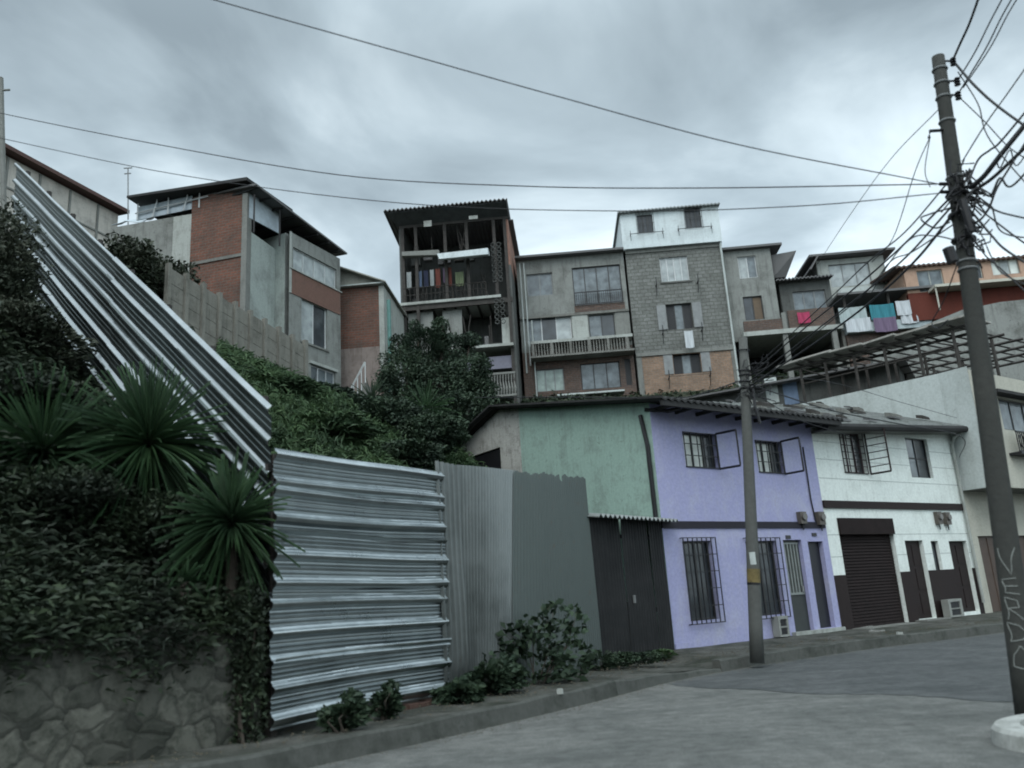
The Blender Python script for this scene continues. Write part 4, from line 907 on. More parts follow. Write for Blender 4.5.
# laundry in the upper gallery
random.seed(11)
for i, (px, c, nm) in enumerate(((409, CLGY, 'white'), (419, CLB, 'blue'), (426, CLK, 'dark'), (432, CLGY, 'white striped'), (438, CLR, 'red'), (445, CLD, 'plum'), (450, CLR, 'rust red'))):
    w_ = random.uniform(4, 6.5); y_ = 272-i*.8
    hang(OF, (px-w_/2, y_, px+w_/2, y_+random.uniform(11, 20)), .05+.04*(i % 3), c, 'laundry_cloth', ['pale cloth hanging leftmost on the old house gallery', 'blue cloth beside the leftmost pale cloth in the old gallery', 'dark cloth between blue and white laundry in the old gallery', 'white laundry in the middle of the old gallery line', 'red cloth right of the white one in the old gallery', 'plum cloth between two reddish ones in the old gallery', 'rust red cloth hanging rightmost on the old gallery line'][i], 'laundry', 'laundry on the old house gallery', .02)
hang(OF, (455, 272, 464, 285), .1, CLG, 'laundry_cloth', 'pale green cloth draped behind the gallery post of the old house', 'laundry', None, .03)
tl = MB()
# ---- left side houses
BF = Frame(244, 280, 30.3, 105)
zb_ = lambda px, py: BF.uz(px, py)[1]
BH = BF.empty('brick_house', 'brick and grey patched gable house under a dark slab roof', 'house')
ub1 = BF.uz(191, 230)[0]; ub2 = BF.uz(173, 230)[0]; ub3 = BF.uz(110, 230)[0]
zr_ = zb_(244, 188)
wall(MB(), ub1, -.12, -6, (zb_(191, 198), zr_)).build('brick_wall', BRICKR, BH)
MB().box(-.12+.002, .12, -.06, .25, -6, zr_-.05).build('column', CONC, BH)
wall(MB(), ub2, ub1-.002, -6, (zb_(173, 217), zb_(191, 214))).build('wall', PALE, BH)
wall(MB(), ub3, ub2-.002, -6, (zb_(110, 228), zb_(173, 217))).build('wall', GREY, BH)
MB().box(ub2-.01, .1, -.05, -.003, zb_(210, 260)-.1, zb_(210, 260)+.02).build('beam', CONCD, BH)
q = MB(); q.box(ub3, ub3+.2, .24, 7, -6, zb_(110, 228)-.05); q.box(ub3+.2, -.1, 6.8, 7, -6, 3.8); q.build('side_wall', GREYD, BH)
MB().box(-.1, .1, .26, 2.1, -6, zb_(244, 230)).build('return_wall', plaster('pale_concrete_render', (.34, .38, .355), (.16, .17, .16), .7, 1.1, streak=.5), BH)
ur = BF.uz(135, 202)[0]
q = MB(); q.hexa([(ur, -.5, zb_(135, 203)), (.35, -.5, zb_(250, 186.5)), (.6, 2.6, zb_(250, 184)-.1), (ur, 5, zb_(135, 203)-.1)], [(ur, -.5, zb_(135, 203)+.1), (.35, -.5, zb_(250, 186.5)+.14), (.6, 2.6, zb_(250, 184)+.0), (ur, 5, zb_(135, 203)-.0)]); q.box(ur+2.4, .36, -.56, -.2, zb_(190, 194)+.12, zb_(190, 194)+.3) if False else None
q.build('roof', ROOFD, BH)
q = MB(); MB().box(ur+.1, ub1-.05, .05, .09, zb_(160, 216)+.05, zb_(160, 200)-.08).build('plastic_screen', simple('clear_plastic', (.40, .46, .50), .3), BH)
q = MB()
for i in range(5): u = ur+.2+i*.75; q.bar((u, -.05, zb_(150, 214)-.2), (u+.2*(i % 2), -.05, zb_(150, 204)+.1), .05, .05)
q.bar((ur+.1, -.05, zb_(150, 209)-.1), (ur+3.6, -.05, zb_(150, 209)), .05, .05); q.build('screen_frame', FRAMEW, BH)
def tarp(F, poly, y, name, mat, label, cat, amp=.12):
    uv = [F.uz(px, py, y) for px, py in poly]; mb = MB(); us = [a[0] for a in uv]; zs = [a[1] for a in uv]; nx = 24; nz = 10; vs = []
    (b0, b1, t1, t0) = uv
    for j in range(nz+1):
        for i in range(nx+1):
            s, t = i/nx, j/nz; u = (b0[0]*(1-s)+b1[0]*s)*(1-t)+(t0[0]*(1-s)+t1[0]*s)*t; z = (b0[1]*(1-s)+b1[1]*s)*(1-t)+(t0[1]*(1-s)+t1[1]*s)*t
            vs.append(F.world(u, y+amp*math.sin(s*17+t*5)*math.sin(t*7+s*4)+1.4*t, z+.06*math.sin(s*11)))
    mb.add(vs, [(j*(nx+1)+i, j*(nx+1)+i+1, (j+1)*(nx+1)+i+1, (j+1)*(nx+1)+i) for j in range(nz) for i in range(nx)]); o = mb.build(name, mat, None, True)
    md = o.modifiers.new('thickness', 'SOLIDIFY'); md.thickness = .02; tag(o, label, cat)
TARP = simple('blue_white_tarp', (.52, .60, .64), .35, .3, 3)
tarp(BF, [(111, 225), (176, 214), (150, 199), (118, 205)], .35, 'tarpaulin', TARP, 'crumpled bluish white plastic sheet over the grey part of the brick house', 'tarpaulin')
GF = Frame(289, 280, 32, 25); EF = Frame(289, 280, 32, 115)
GH = GF.empty('grey_house', 'grey rendered house with brick strip and long white top windows', 'house')
zbs = lambda px, py: GF.uz(px, py)[1]
ztop_ = zbs(289, 231); 
gw = [((294.5, 252, 334, 297), None), ((301.5, 306, 327.5, 346), W_(mull=(2, 1), panes=[GLC, GL], frame=FRAMEW, sill=CONC)), ((311, 366, 335.5, 398), W_(mull=(3, 1), panes=[GLG], frame=FRAMEW))]
s0 = zbs(292.4, 268.5); s1 = zbs(292, 246); bb = zbs(291.5, 293.4)
h0 = (.25, 3.2, s0, s1); h1 = GF.rect((301.5, 300, 327.5, 353)); h1 = (h1[0], h1[1], GF.uz(315, 345.5)[1], GF.uz(315, 303)[1]); h2 = (GF.uz(311, 380)[0], GF.uz(335.5, 380)[0], GF.uz(322, 397)[1], GF.uz(322, 368)[1])
q = wall(MB(), 0, 3.45, -6, ztop_, [h0, h1, h2]); q.build('wall', GREY, GH)
add_window(GH, GF, h0, W_(mull=(4, 1), panes=[GLC], frame=FRAMEW, ft=.04)); add_window(GH, GF, h1, W_(mull=(2, 1), panes=[GLC, GL], frame=FRAMEW, sill=CONC)); add_window(GH, GF, h2, W_(mull=(3, 1), panes=[GLG], frame=FRAMEW))
MB().box(.08, 3.4, -.03, -.003, bb, s0-.06).build('brick_strip', plaster('orange_red_brick_strip', (.17, .10, .08), (.12, .08, .065), .5, 2), GH)
q = MB(); q.box(0, 3.5, -.08, -.003, s0-.055, s0-.002); q.box(h2[0]-.15, h2[1]+.1, -.08, -.003, h2[3]+.02, h2[3]+.14); q.box(0, .12, -.04, -.003, bb, ztop_); q.build('trim', PALE, GH)
eu = EF.uz(248, 233)[0]
q = MB(); q.box(.002, .22, .224, -eu+.2, -6, ztop_-.02); q.box(3.2, 3.42, .23, 5, -6, ztop_-.1); q.box(.24, 3.2, 4.8, 5, -6, 3.4); q.build('end_wall', plaster('pale_concrete_render', (.34, .38, .355), (.16, .17, .16), .7, 1.1, streak=.5), GH)
ez = zbs(343, 257)
q = MB(); q.hexa([(-2.35, -.3, ez+.3), (3.6, -.3, ez), (3.6, 6, ez+.5), (-2.35, 6, ez+.9)], [(-2.35, -.3, ez+.38), (3.6, -.3, ez+.08), (3.6, 6, ez+.58), (-2.35, 6, ez+.98)])
q.v = [(x, y, z+(zbs(250, 184)-(ez+.42))*(1-(x+2.35)/6.3) if True else z) for x, y, z in q.v]; q.build('roof', ROOFM, GH)
q = MB()
for i in range(8): u = -2.2+i*.75; zz_ = zbs(250, 184)+(ez-zbs(250, 184))*(u+2.35)/6.3; q.box(u, u+.07, -.25, 3, zz_-.14, zz_-.03)
for u in (-2.1, -.6): q.bar((u, .0, ztop_-.9), (u, .0, zbs(250, 184)-.35), .07, .07)
q.build('rafters', ROOFD, GH)
q = MB(); q.box(-2.1, -.2, .35, .4, ztop_-.1, ztop_+.95); q.build('plastic_screen', MC['clear_plastic'], GH)
# red house behind
RF = Frame(362, 340, 36, 94)
RH = RF.empty('red_house', 'dark red brick house with pale corrugated lean-to roof and outside stair', 'house')
ra = RF.rect((341, 291, 380, 346)); uL, uR = ra[0], ra[1]
q = wall(MB(), uL-.3, uR, ra[2], ra[3]+.1); q.build('brick_wall', BRICKR, RH)
q = wall(MB(), uL-.3, uR, -4.5, ra[2]-.002); q.build('wall', plaster('streaked_wall', (.24, .20, .18), (.10, .08, .07), .8, 2, streak=.9), RH)
q = MB(); q.box(uR+.002, uR+.24, -.05, 6, -1.6, ra[3]+.1); q.build('column', PALE, RH)
q = MB(); q.box(uR+.002, uR+.2, -.02, 6, -4.5, -1.602); q.box(uL-.3, uL-.1, .25, 6, -4.5, ra[3]-.1); q.box(uL, uR, 5.8, 6, -4.5, ra[3]); q.build('side_wall', BRICKD, RH)
zl_, zr2 = RF.uz(341, 266)[1], RF.uz(384, 284)[1]; RS_ = plaster('pale_roof_sheet', (.30, .30, .265), (.15, .14, .12), .7, 1.5)
MB().hexa([(uL-.3, -.02, ra[3]+.12), (uR+.2, -.02, ra[3]+.12), (uR+.2, .1, ra[3]+.12), (uL-.3, .1, ra[3]+.12)], [(uL-.3, -.02, zl_-.05), (uR+.2, -.02, zr2-.0), (uR+.2, .1, zr2-.0), (uL-.3, .1, zl_-.05)]).build('gable_board', RS_, RH)
q = MB(); q.hexa([(uL-.6, -.4, zl_+.06), (uR+.4, -.4, zr2-.06), (uR+.4, 6, zr2-.06), (uL-.6, 6, zl_+.06)], [(uL-.6, -.4, zl_+.12), (uR+.4, -.4, zr2), (uR+.4, 6, zr2), (uL-.6, 6, zl_+.12)]); q.build('roof', RS_, RH)
MB().box(uL-.3, uR+.3, -.3, -.022, ra[3]+.105, ra[3]+.16).build('ledge', OFFW, RH)
# stair with white rail in front
ST = RF.empty('outdoor_stair', 'concrete outdoor stair with white handrail below the red brick house', 'stair')
sa = RF.uz(346, 398, -1.2); sb = RF.uz(365, 362, -1.2); q = MB(); n = 8
for i in range(n): u = sa[0]+(sb[0]-sa[0])*i/n; z = sa[1]-.9+(sb[1]-sa[1])*i/n; q.box(u, u+(sb[0]-sa[0])/n+.0, -1.15, -.05, -4, z+(sb[1]-sa[1])/n)
q.build('steps', CONCD, ST)
q = MB(); q.bar((sa[0], -1.2, sa[1]), (sb[0], -1.2, sb[1]+.0), .06, .06)
for i in range(6): t = i/5; u = sa[0]+(sb[0]-sa[0])*t; z = sa[1]+(sb[1]-sa[1])*t; q.bar((u, -1.2, z-.95), (u, -1.2, z), .035, .035)
q.build('handrail', FRAMEW, ST)
dp = RF.uz(388.5, 300, -.3); dp2 = RF.uz(389, 400, -.3)
o = MB().tube([RF.world(dp[0], -.3, dp[1]), RF.world(dp[0], -.3, dp2[1]-1)], .09, 8).build('drain_stack', simple('teal_pipe', (.09, .20, .18), .5), None); tag(o, 'tall teal pipe standing between red brick house and old open house', 'pipe')
# precast panel boundary wall with posts
LF = Frame(305, 395, 29, 29.5)
lu = LF.uz(168, 280)[0]; zA = LF.uz(168, 267)[1]; zB = LF.uz(304, 345)[1]
LW = LF.empty('panel_wall', 'weathered precast panel boundary wall with posts below the brick house', 'wall')
PW = plaster('stained_precast', (.20, .195, .17), (.09, .088, .075), .8, 1.6, streak=.8)
rows = 7; hp = .5
slope = lambda u: zA+(zB-zA)*(u-lu)/(0-lu)
nb_ = 9
for i in range(nb_):
    a = lu+(0-lu)*i/nb_; b = lu+(0-lu)*(i+1)/nb_
    q = MB(); t = slope((a+b)/2)
    for j in range(8):
        ta, tb = slope(a)-j*hp, slope(b)-j*hp; q.hexa([(a+.07, 0, ta-hp+.015), (b-.07, 0, tb-hp+.015), (b-.07, .05, tb-hp+.015), (a+.07, .05, ta-hp+.015)], [(a+.07, 0, ta), (b-.07, 0, tb), (b-.07, .05, tb), (a+.07, .05, ta)])
    q.build('panel', PW, LW); MB().box(a-.065, a+.065, -.09, .08, slope(a)-4.2, slope(a)+.12).build('post', PW, LW)
MB().box(-.07, .09, -.07, .08, -5, zB+.2).build('post', PW, LW)
# far-left house with red roof edge
LFF = Frame(120, 213, 37, 19)
zL = LFF.uz(119, 214)[1]
FL = LFF.empty('hilltop_house', 'cream hilltop house with a long dark red roof edge at far left', 'house')
wall(MB(), -20, -.1, -6, zL-.05).build('wall', plaster('patched_cream_wall', (.50, .47, .42), (.25, .24, .22), .9, 1.2, streak=.6), FL)
q = MB(); q.box(-.32, -.1, .24, 6, -6, zL-.1); q.build('side_wall', CREAM, FL)
q = MB(); q.hexa([(-20, -.5, zL-.02), (0.1, -.5, zL-.02), (.1, 6.2, zL+.3), (-20, 6.2, zL+.3)], [(-20, -.5, zL+.16), (.1, -.5, zL+.16), (.1, 6.2, zL+.48), (-20, 6.2, zL+.48)]); q.build('roof', simple('red_brown_roof', (.09, .05, .042), .8), FL)
q = MB()
for i in range(12): q.box(-19+i*1.6, -18.9+i*1.6, -.06, -.003, -3, zL-.1)
q.box(-19.9, -.2, -.05, -.003, zL-1.5, zL-1.42); q.build('battens', CONC, FL)
# ---- right-hand hillside
RR = Frame(800, 350, 42, 94)
rz_ = lambda px, py, b=0: RR.uz(px, py, b)[1]
ua = RR.uz(723, 300)[0]+.0; ub = RR.uz(776, 290)[0]
T1, h1_ = block(RR, 'grey_hill_house', 'tall dark grey rendered house right beside the tallest block', 'building', ua, ub, rz_(760, 340), rz_(750, 249.5), 7, GREY, [((737, 257, 758.5, 277), W_(mull=(2, 1), panes=[GLC, GLG], frame=FRAMEW)), ((742.5, 297, 765, 319), W_(mull=(2, 1), panes=[GL, simple('brown_curtain', (.12, .085, .055))], frame=FRAMED))])
q = MB(); q.box(ua-.1, ub+.6, -.3, 7, rz_(750, 249.5)+.003, rz_(750, 249.5)+.13); q.build('roof', ROOFM, T1)
q = MB(); x0, x1 = ub+.003, RR.uz(797, 262)[0]; q.hexa([(x0, .3, rz_(785, 275)), (x1-.6, .3, rz_(785, 275)), (x1-.6, 5, rz_(785, 275)), (x0, 5, rz_(785, 275))], [(x0, .3, rz_(785, 252)), (x1, -.2, rz_(795, 252)), (x1, 5, rz_(795, 252)), (x0, 5, rz_(785, 252))]); q.build('roof_lean_to', ROOFM, T1)
# slab, columns and brick parapet over the big dark undercroft
UC = RR.empty('concrete_terrace', 'raised concrete terrace with brick parapet over a dark open undercroft', 'terrace')
uA = RR.uz(741, 342)[0]; uB = RR.uz(838, 331)[0]; zs = (rz_(760, 338)+rz_(820, 332))/2
MB().box(uA, uB, -.9, 6, zs-.14, zs+.1).build('slab', PALE, UC)
q = MB(); 
for px, py in ((746, 360), (788, 355), (837, 350)): u = RR.uz(px, py, -.7)[0]; MB().box(u-.13, u+.13, -.8, -.55, zs-3.6, zs-.142).build('column', CONC, UC)
MB().box(uA, uB, 3.5, 3.7, zs-3.6, zs-.145).build('rear_wall', ROOFD, UC)  # near-black colour paints the deep shade inside the undercroft
MB().box(uA-.1, uA+.05, -.5, 4.4, zs-3.6, zs-.145).build('side_wall', CONCD, UC); MB().box(uB+.0, uB+.15, -.5, 4.4, zs-3.6, zs-.145).build('side_wall', CONCD, UC)
q = MB(); q.box(uA+.1, RR.uz(783, 320, -.8)[0], -.75, -.62, zs+.102, rz_(765, 320, -.7)); q.box(RR.uz(789, 320, -.8)[0], uB-.3, -.75, -.62, zs+.102, rz_(810, 309, -.7)); q.build('parapet', BRICKD, UC)
u = RR.uz(785, 325, -.8)[0]; MB().box(u-.1, u+.12, -.8, -.6, zs+.103, rz_(783, 313, -.7)).build('pier', CONC, UC)
# brown glazed house
ug0 = RR.uz(780, 300, .6)[0]+.06; ug1 = RR.uz(831, 290, .6)[0]
T2, _h = block(RR, 'glazed_hill_house', 'small dark brown glazed house above the pink cloth', 'building', ug0, ug1, zs+.11, rz_(805, 279, .6), 5, GREYD, [((792, 292, 828, 309), W_(mull=(3, 1), panes=[GLG], frame=FRAMEG))], y=.6)
q = roof_sheet(MB(), ug0-.25, ug1+.1, [(.1, rz_(805, 280, .6)), (5.8, rz_(805, 280, .6)+.6)], .07, .04, .2); q.build('roof', ROOFM, T2)
hang(RR, (797, 312.5, 811, 322), -.85, CLP, 'laundry_cloth', 'bright pink cloth draped on the brick parapet', 'laundry', None, .02)
# white curtain-window house
uw0 = RR.uz(816, 262, 2.0)[0]; uw1 = RR.uz(884, 262, 2.0)[0]
T3, _h = block(RR, 'white_hill_house', 'white hillside house with wide curtained window above the washing terrace', 'building', uw0, uw1, zs+.3, rz_(850, 258, 2), 6, PALE, [((828, 265, 872.5, 284), W_(mull=(3, 1), panes=[GLC], frame=FRAMEG))], y=2.0)
q = MB(); q.box(uw0+.9, uw1, 1.9, 1.995, rz_(855, 299, 1.9), rz_(855, 287, 1.9)); q.build('parapet', OFFW, T3)
q = MB(); zz_ = rz_(850, 257, 2); q.box(uw0-.5, uw1+.5, 1.4, 8.3, zz_+.0, zz_+.12); q.hexa([(uw0-.6, 1.4, zz_-.75), (uw0-.5, 1.4, zz_-.75), (uw0-.5, 8, zz_-.75), (uw0-.6, 8, zz_-.75)], [(uw0-.1, 1.4, zz_-.003), (uw0+.0, 1.4, zz_-.003), (uw0, 8, zz_-.003), (uw0-.1, 8, zz_-.003)]); q.build('roof', ROOFM, T3)
# washing terrace
WT = RR.empty('washing_terrace', 'covered washing terrace with a flat dark roof under the white hillside house', 'terrace')
ut0 = RR.uz(838, 310)[0]; ut1 = RR.uz(928, 300)[0]; ztr = rz_(880, 299); zts = rz_(880, 327)
MB().box(ut0-.3, ut1, -1.2, 3, ztr-.0, ztr+.12).build('roof', ROOFM, WT)
MB().box(ut0, ut1-.4, -.9, 3, zts-.45, zts+.05).build('slab', simple('pale_blue_paint', (.36, .42, .43), .8), WT)
q = MB(); 
for u in (ut0+.1, (ut0+ut1)/2, ut1-.5): MB().box(u-.06, u+.06, -.85, -.73, zts+.052, ztr-.003).build('post', WOOD, WT)
MB().box(ut0, ut1, 2.7, 2.9, zts+.06, ztr-.005).build('rear_wall', PALE, WT)
q = MB(); q.box(ut0, ut1-.2, -.6, 2.8, zts-3, zts-.46); q.build('lower_wall', BRICKD, WT)
for r, c, lb in (((869, 305, 896, 318), CLT, 'turquoise sheet hanging on the washing terrace'), ((845, 319, 872, 330), CLW, 'pale sheet folded over the terrace edge left of the turquoise one'), ((873, 318, 898, 330), CLD, 'plum sheet hanging just below the turquoise one'), ((895, 301, 912, 314), CLW, 'square white cloth right of the turquoise sheet'), ((900, 312.5, 919, 322), CLW, 'wide white cloth below the square white one'), ((838, 308, 868, 321), cloth('grey_cloth', (.36, .42, .42)), 'large grey sheet left of the turquoise one')):
    hang(RR, r, -.95-.04*(len(lb) % 3), c, 'laundry_cloth', lb, 'laundry', 'laundry on the washing terrace', .025)
# peach and red building on the right
PB0 = RR.uz(905, 280, -1)[0]; PB1 = 15.5
T4, _h = block(RR, 'peach_building', 'peach and dark red house with a long balcony at the upper right', 'building', PB0, PB1, rz_(950, 318, -1), rz_(960, 263, -1), 7, PEACH, [((916, 271, 946, 290), W_(mull=(2, 1), panes=[GLG], frame=PALE)), ((966, 264, 984, 278), W_(mull=(1, 1), panes=[GL], frame=PALE)), ((990, 260, 1021, 273), W_(mull=(3, 1), panes=[CURT, GLC], frame=PALE))], bands=[(rz_(950, 318, -1), rz_(950, 290, -1), REDW), (rz_(950, 290, -1), rz_(960, 263, -1), PEACH)], y=-1)
zz_ = rz_(960, 263, -1); q = roof_sheet(MB(), PB0-.6, PB1+.3, [(-1.2, zz_+.05), (2.5, zz_+.55), (6.5, zz_-.1)], .1, .03, .25); q.build('roof', simple('brown_tile_roof', (.085, .055, .045), .9, .4), T4)
zz_ = rz_(965, 285, -1.8); q = MB(); q.box(RR.uz(935, 290, -1.8)[0], PB1, -1.9, -1.003, zz_-.0, zz_+.14); q.build('balcony_slab', CREAM, T4)
q = MB(); q.bar((RR.uz(938, 300, -1.8)[0], -1.8, zz_-1.2), (RR.uz(936, 290, -1.8)[0], -1.8, zz_-.01), .06, .06); q.build('post', CREAM, T4)
# grey retaining wall
RW = RR.empty('retaining_wall', 'sloping grey concrete retaining wall below the dark red wall', 'wall')
pl = [(872, 352), (880, 400), (1120, 400), (1120, 292), (1060, 296), (1000, 302), (962, 310), (925, 325), (880, 341)]
uv = [RR.uz(px, py, -3) for px, py in pl]; n = len(uv); MB().add([(u, -3, z) for u, z in uv]+[(u, -2.6, z) for u, z in uv], [tuple(range(n)), tuple(range(n, 2*n))[::-1]]+[(i, i+n, (i+1) % n+n, (i+1) % n) for i in range(n)]).build('wall', GREY, RW)
# ================================================================== vegetation
def leaf_mesh(C, Ls, Ws, up=.35, outc=None, droop=.25, seed=0):
    """many small folded leaf blades at centres C"""
    r = np.random.default_rng(seed); n = len(C); d = r.normal(size=(n, 3)); d[:, 2] = np.abs(d[:, 2])*up+r.normal(size=n)*.25
    if outc is not None: d += (C-outc)/(np.linalg.norm(C-outc, axis=1)[:, None]+1e-6)*1.1
    d /= np.linalg.norm(d, axis=1)[:, None]; s = np.cross(d, r.normal(size=(n, 3))); s /= np.linalg.norm(s, axis=1)[:, None]
    Lg = (Ls*r.uniform(.6, 1.3, n))[:, None]; Wd = (Ws*r.uniform(.6, 1.3, n))[:, None]
    a = C-d*Lg*.5; t = C+d*Lg*.5-np.array([0, 0, 1])*Lg*droop; l = C+s*Wd*.5; rr = C-s*Wd*.5
    V = np.stack([a, l, t, rr], 1).reshape(-1, 3); return V, n
def leaf_obj(name, C, Ls, Ws, mat, parent=None, **k):
    C = np.asarray(C, float); V, n = leaf_mesh(C, Ls, Ws, **k); loc = np.zeros(3)
    if parent is None: loc = np.array([C[:, 0].mean(), C[:, 1].mean(), C[:, 2].min()])
    else: loc = np.array(parent.location)
    V = V-loc; me = bpy.data.meshes.new(name); me.vertices.add(len(V)); me.vertices.foreach_set('co', V.ravel().astype(np.float32))
    me.loops.add(n*6); me.polygons.add(n*2); b = (np.arange(n)*4)[:, None]; idx = np.concatenate([b+0, b+1, b+2, b+0, b+2, b+3], 1).ravel()
    me.loops.foreach_set('vertex_index', idx.astype(np.int32)); me.polygons.foreach_set('loop_start', (np.arange(n*2)*3).astype(np.int32)); me.polygons.foreach_set('loop_total', np.full(n*2, 3, np.int32))
    me.update(calc_edges=True); me.validate(); me.materials.append(mat); o = bpy.data.objects.new(name, me); COL.objects.link(o)
    if parent: o.parent = parent
    else: o.location = loc
    return o
LM1 = leafmat('dark_shrub_leaves', (.022, .034, .02), (.036, .054, .026), (.018, .026, .017)); LM2 = leafmat('tree_leaves', (.026, .046, .028), (.042, .068, .036), (.02, .034, .022))
LM3 = leafmat('grass_blades', (.05, .095, .04), (.08, .13, .055), (.036, .066, .032)); LM4 = leafmat('palm_blades', (.026, .06, .026), (.042, .085, .034), (.02, .042, .02)); LM5 = leafmat('dry_brush', (.036, .046, .03), (.055, .06, .04), (.026, .036, .022))
BARK = simple('bark', (.06, .05, .04), .95, .5, 8)
def blob_points(blobs, n, seed):
    r = np.random.default_rng(seed); vol = np.array([b[3]*b[4]*b[5] for b in blobs])**.67; cnt = (vol/vol.sum()*n).astype(int); out = []
    for b, c in zip(blobs, cnt):
        d = r.normal(size=(c, 3)); d /= np.linalg.norm(d, axis=1)[:, None]; rad = r.uniform(.45, 1.0, c)**.6
        lump = 1+.22*np.sin(d[:, 0]*5+b[0]*3)*np.sin(d[:, 1]*5+b[1]*2)+.15*np.sin(d[:, 2]*8+b[0])
        out.append(np.array(b[:3])+d*np.array(b[3:6])*(rad*lump)[:, None])
    return np.concatenate(out)
def shrub(name, label, cat, base, blobs, n, mat, ls=.14, ws=.06, stems=5, seed=1, group=None, trunk=.03):
    T = empty(name, tuple(base), label, cat, group); T_ = np.array(base, float)
    C = blob_points(blobs, n, seed); leaf_obj('leaves', C, ls, ws, mat, T, seed=seed, outc=T_)
    q = MB(off=tuple(base)); r = random.Random(seed)
    for i in range(stems):
        b = blobs[i % len(blobs)]; tip = np.array(b[:3])+np.array([r.uniform(-.4, .4)*b[3], r.uniform(-.4, .4)*b[4], r.uniform(0, .6)*b[5]]); s = T_+np.array([r.uniform(-.05, .05), r.uniform(-.05, .05), -.15]); md = (s+tip)/2+np.array([r.uniform(-.15, .15), r.uniform(-.15, .15), .1])
        q.tube([s, md, tip], [trunk, trunk*.7, trunk*.25], 6)
    q.build('trunk' if trunk > .05 else 'stem', BARK, T); return T
# bank cover between the stone wall and the climbing fence: uncountable
cx_, cy_ = rng.uniform(-11.5, -2.7, 330000), rng.uniform(1.5, 15, 330000)
fx = n0[:2]; fd = hat(f0[:2]-n0[:2]); side = fd[0]*(cy_-fx[1])-fd[1]*(cx_-fx[0])
mk = (bdist(cx_, cy_) > .42) & (side > .1) & (cx_ > -cy_*.75-1.5)
cx_, cy_ = cx_[mk], cy_[mk]; cz_ = hill(cx_, cy_)+np.abs(rng.normal(0, .22, len(cx_)))*(1+.6*np.sin(cx_*2.1)*np.sin(cy_*1.7))+.03
wp_ = np.array(resamp(SWP, .01)); wi = rng.integers(0, len(wp_), 26000); wt = rng.uniform(-.12, .75, 26000); wn = hat((-.75, .62)); wx = wp_[wi, 0]+wn[0]*wt; wy = wp_[wi, 1]+wn[1]*wt
wz = 1.33+np.clip(wt, 0, 1)*.5+rng.normal(.05, .14, 26000)-np.where(wt < .02, rng.uniform(0, .45, 26000)*(.5+.5*np.sin(wx*5)), 0)
cx_, cy_, cz_ = np.concatenate([cx_, wx]), np.concatenate([cy_, wy]), np.concatenate([cz_, wz])
leaf_obj('undergrowth', np.stack([cx_, cy_, cz_], 1), .13, .035, LM1, seed=5)['kind'] = 'stuff'
def onhill(px, py, Y, dz=0):
    p_ = P(px, py, Y); return np.array([p_[0], p_[1], hz(p_[0], p_[1])+dz]), p_[2]
def hillbush(px, py, Y, w, label, mat=LM1, n=5000, seed=1, ls=.15, ws=.06, name='shrub', group=None, blobs=None, cat='bush'):
    """px,py is the crown top"""
    b, zt_ = onhill(px, py, Y); h = max(.5, zt_-b[2]); r = random.Random(seed); bl = []
    for i in range(6): bl.append((b[0]+r.uniform(-.45, .45)*w, b[1]+r.uniform(-.45, .45)*w*.7, b[2]+h*r.uniform(.3, .72), w*r.uniform(.3, .5), w*r.uniform(.3, .45), h*r.uniform(.22, .34)))
    bl.append((b[0], b[1], b[2]+h*.45, w*.55, w*.5, h*.5))
    return shrub(name, label, cat, b, bl, n, mat, ls, ws, 7, seed, group)
hillbush(0, 190, 11.6, 1.3, 'tall brownish bush at the far left beside the top of the climbing fence', LM5, 12000, 1, .1, .035)
hillbush(16, 295, 11.0, 1.2, 'brown leafy bush just left of the middle of the climbing fence', LM5, 11000, 2, .1, .035)
hillbush(50, 392, 10.3, 1.1, 'brushy bush overlapping the left low edge of the climbing fence', LM5, 10000, 3, .09, .035)
hillbush(8, 375, 9.4, 1.4, 'dense dark bush in the left foreground above the stone wall', LM1, 12000, 4, .09, .035)
hillbush(98, 458, 9.3, 1.1, 'dark bush between the two spiky clumps on the bank', LM1, 9000, 5, .08, .03)
hillbush(60, 470, 8.7, 1.1, 'large dark bush low on the left bank directly over the stones', LM1, 10000, 6, .08, .03)
hillbush(165, 490, 9.1, .95, 'dark low bush on the bank below the spiky clumps', LM1, 9000, 7, .08, .03)
hillbush(215, 500, 9.15, .6, 'dark drooping bush next to the left end of the bright metal fence', LM1, 8000, 8, .08, .03)
hillbush(248, 520, 9.0, .38, 'narrow dark bush squeezed against the left edge of the bright fence', LM1, 4500, 9, .08, .03)
hillbush(238, 548, 8.8, .42, 'small dark bush hiding the trunk of the corner spiky clump', LM1, 5000, 10, .08, .03)
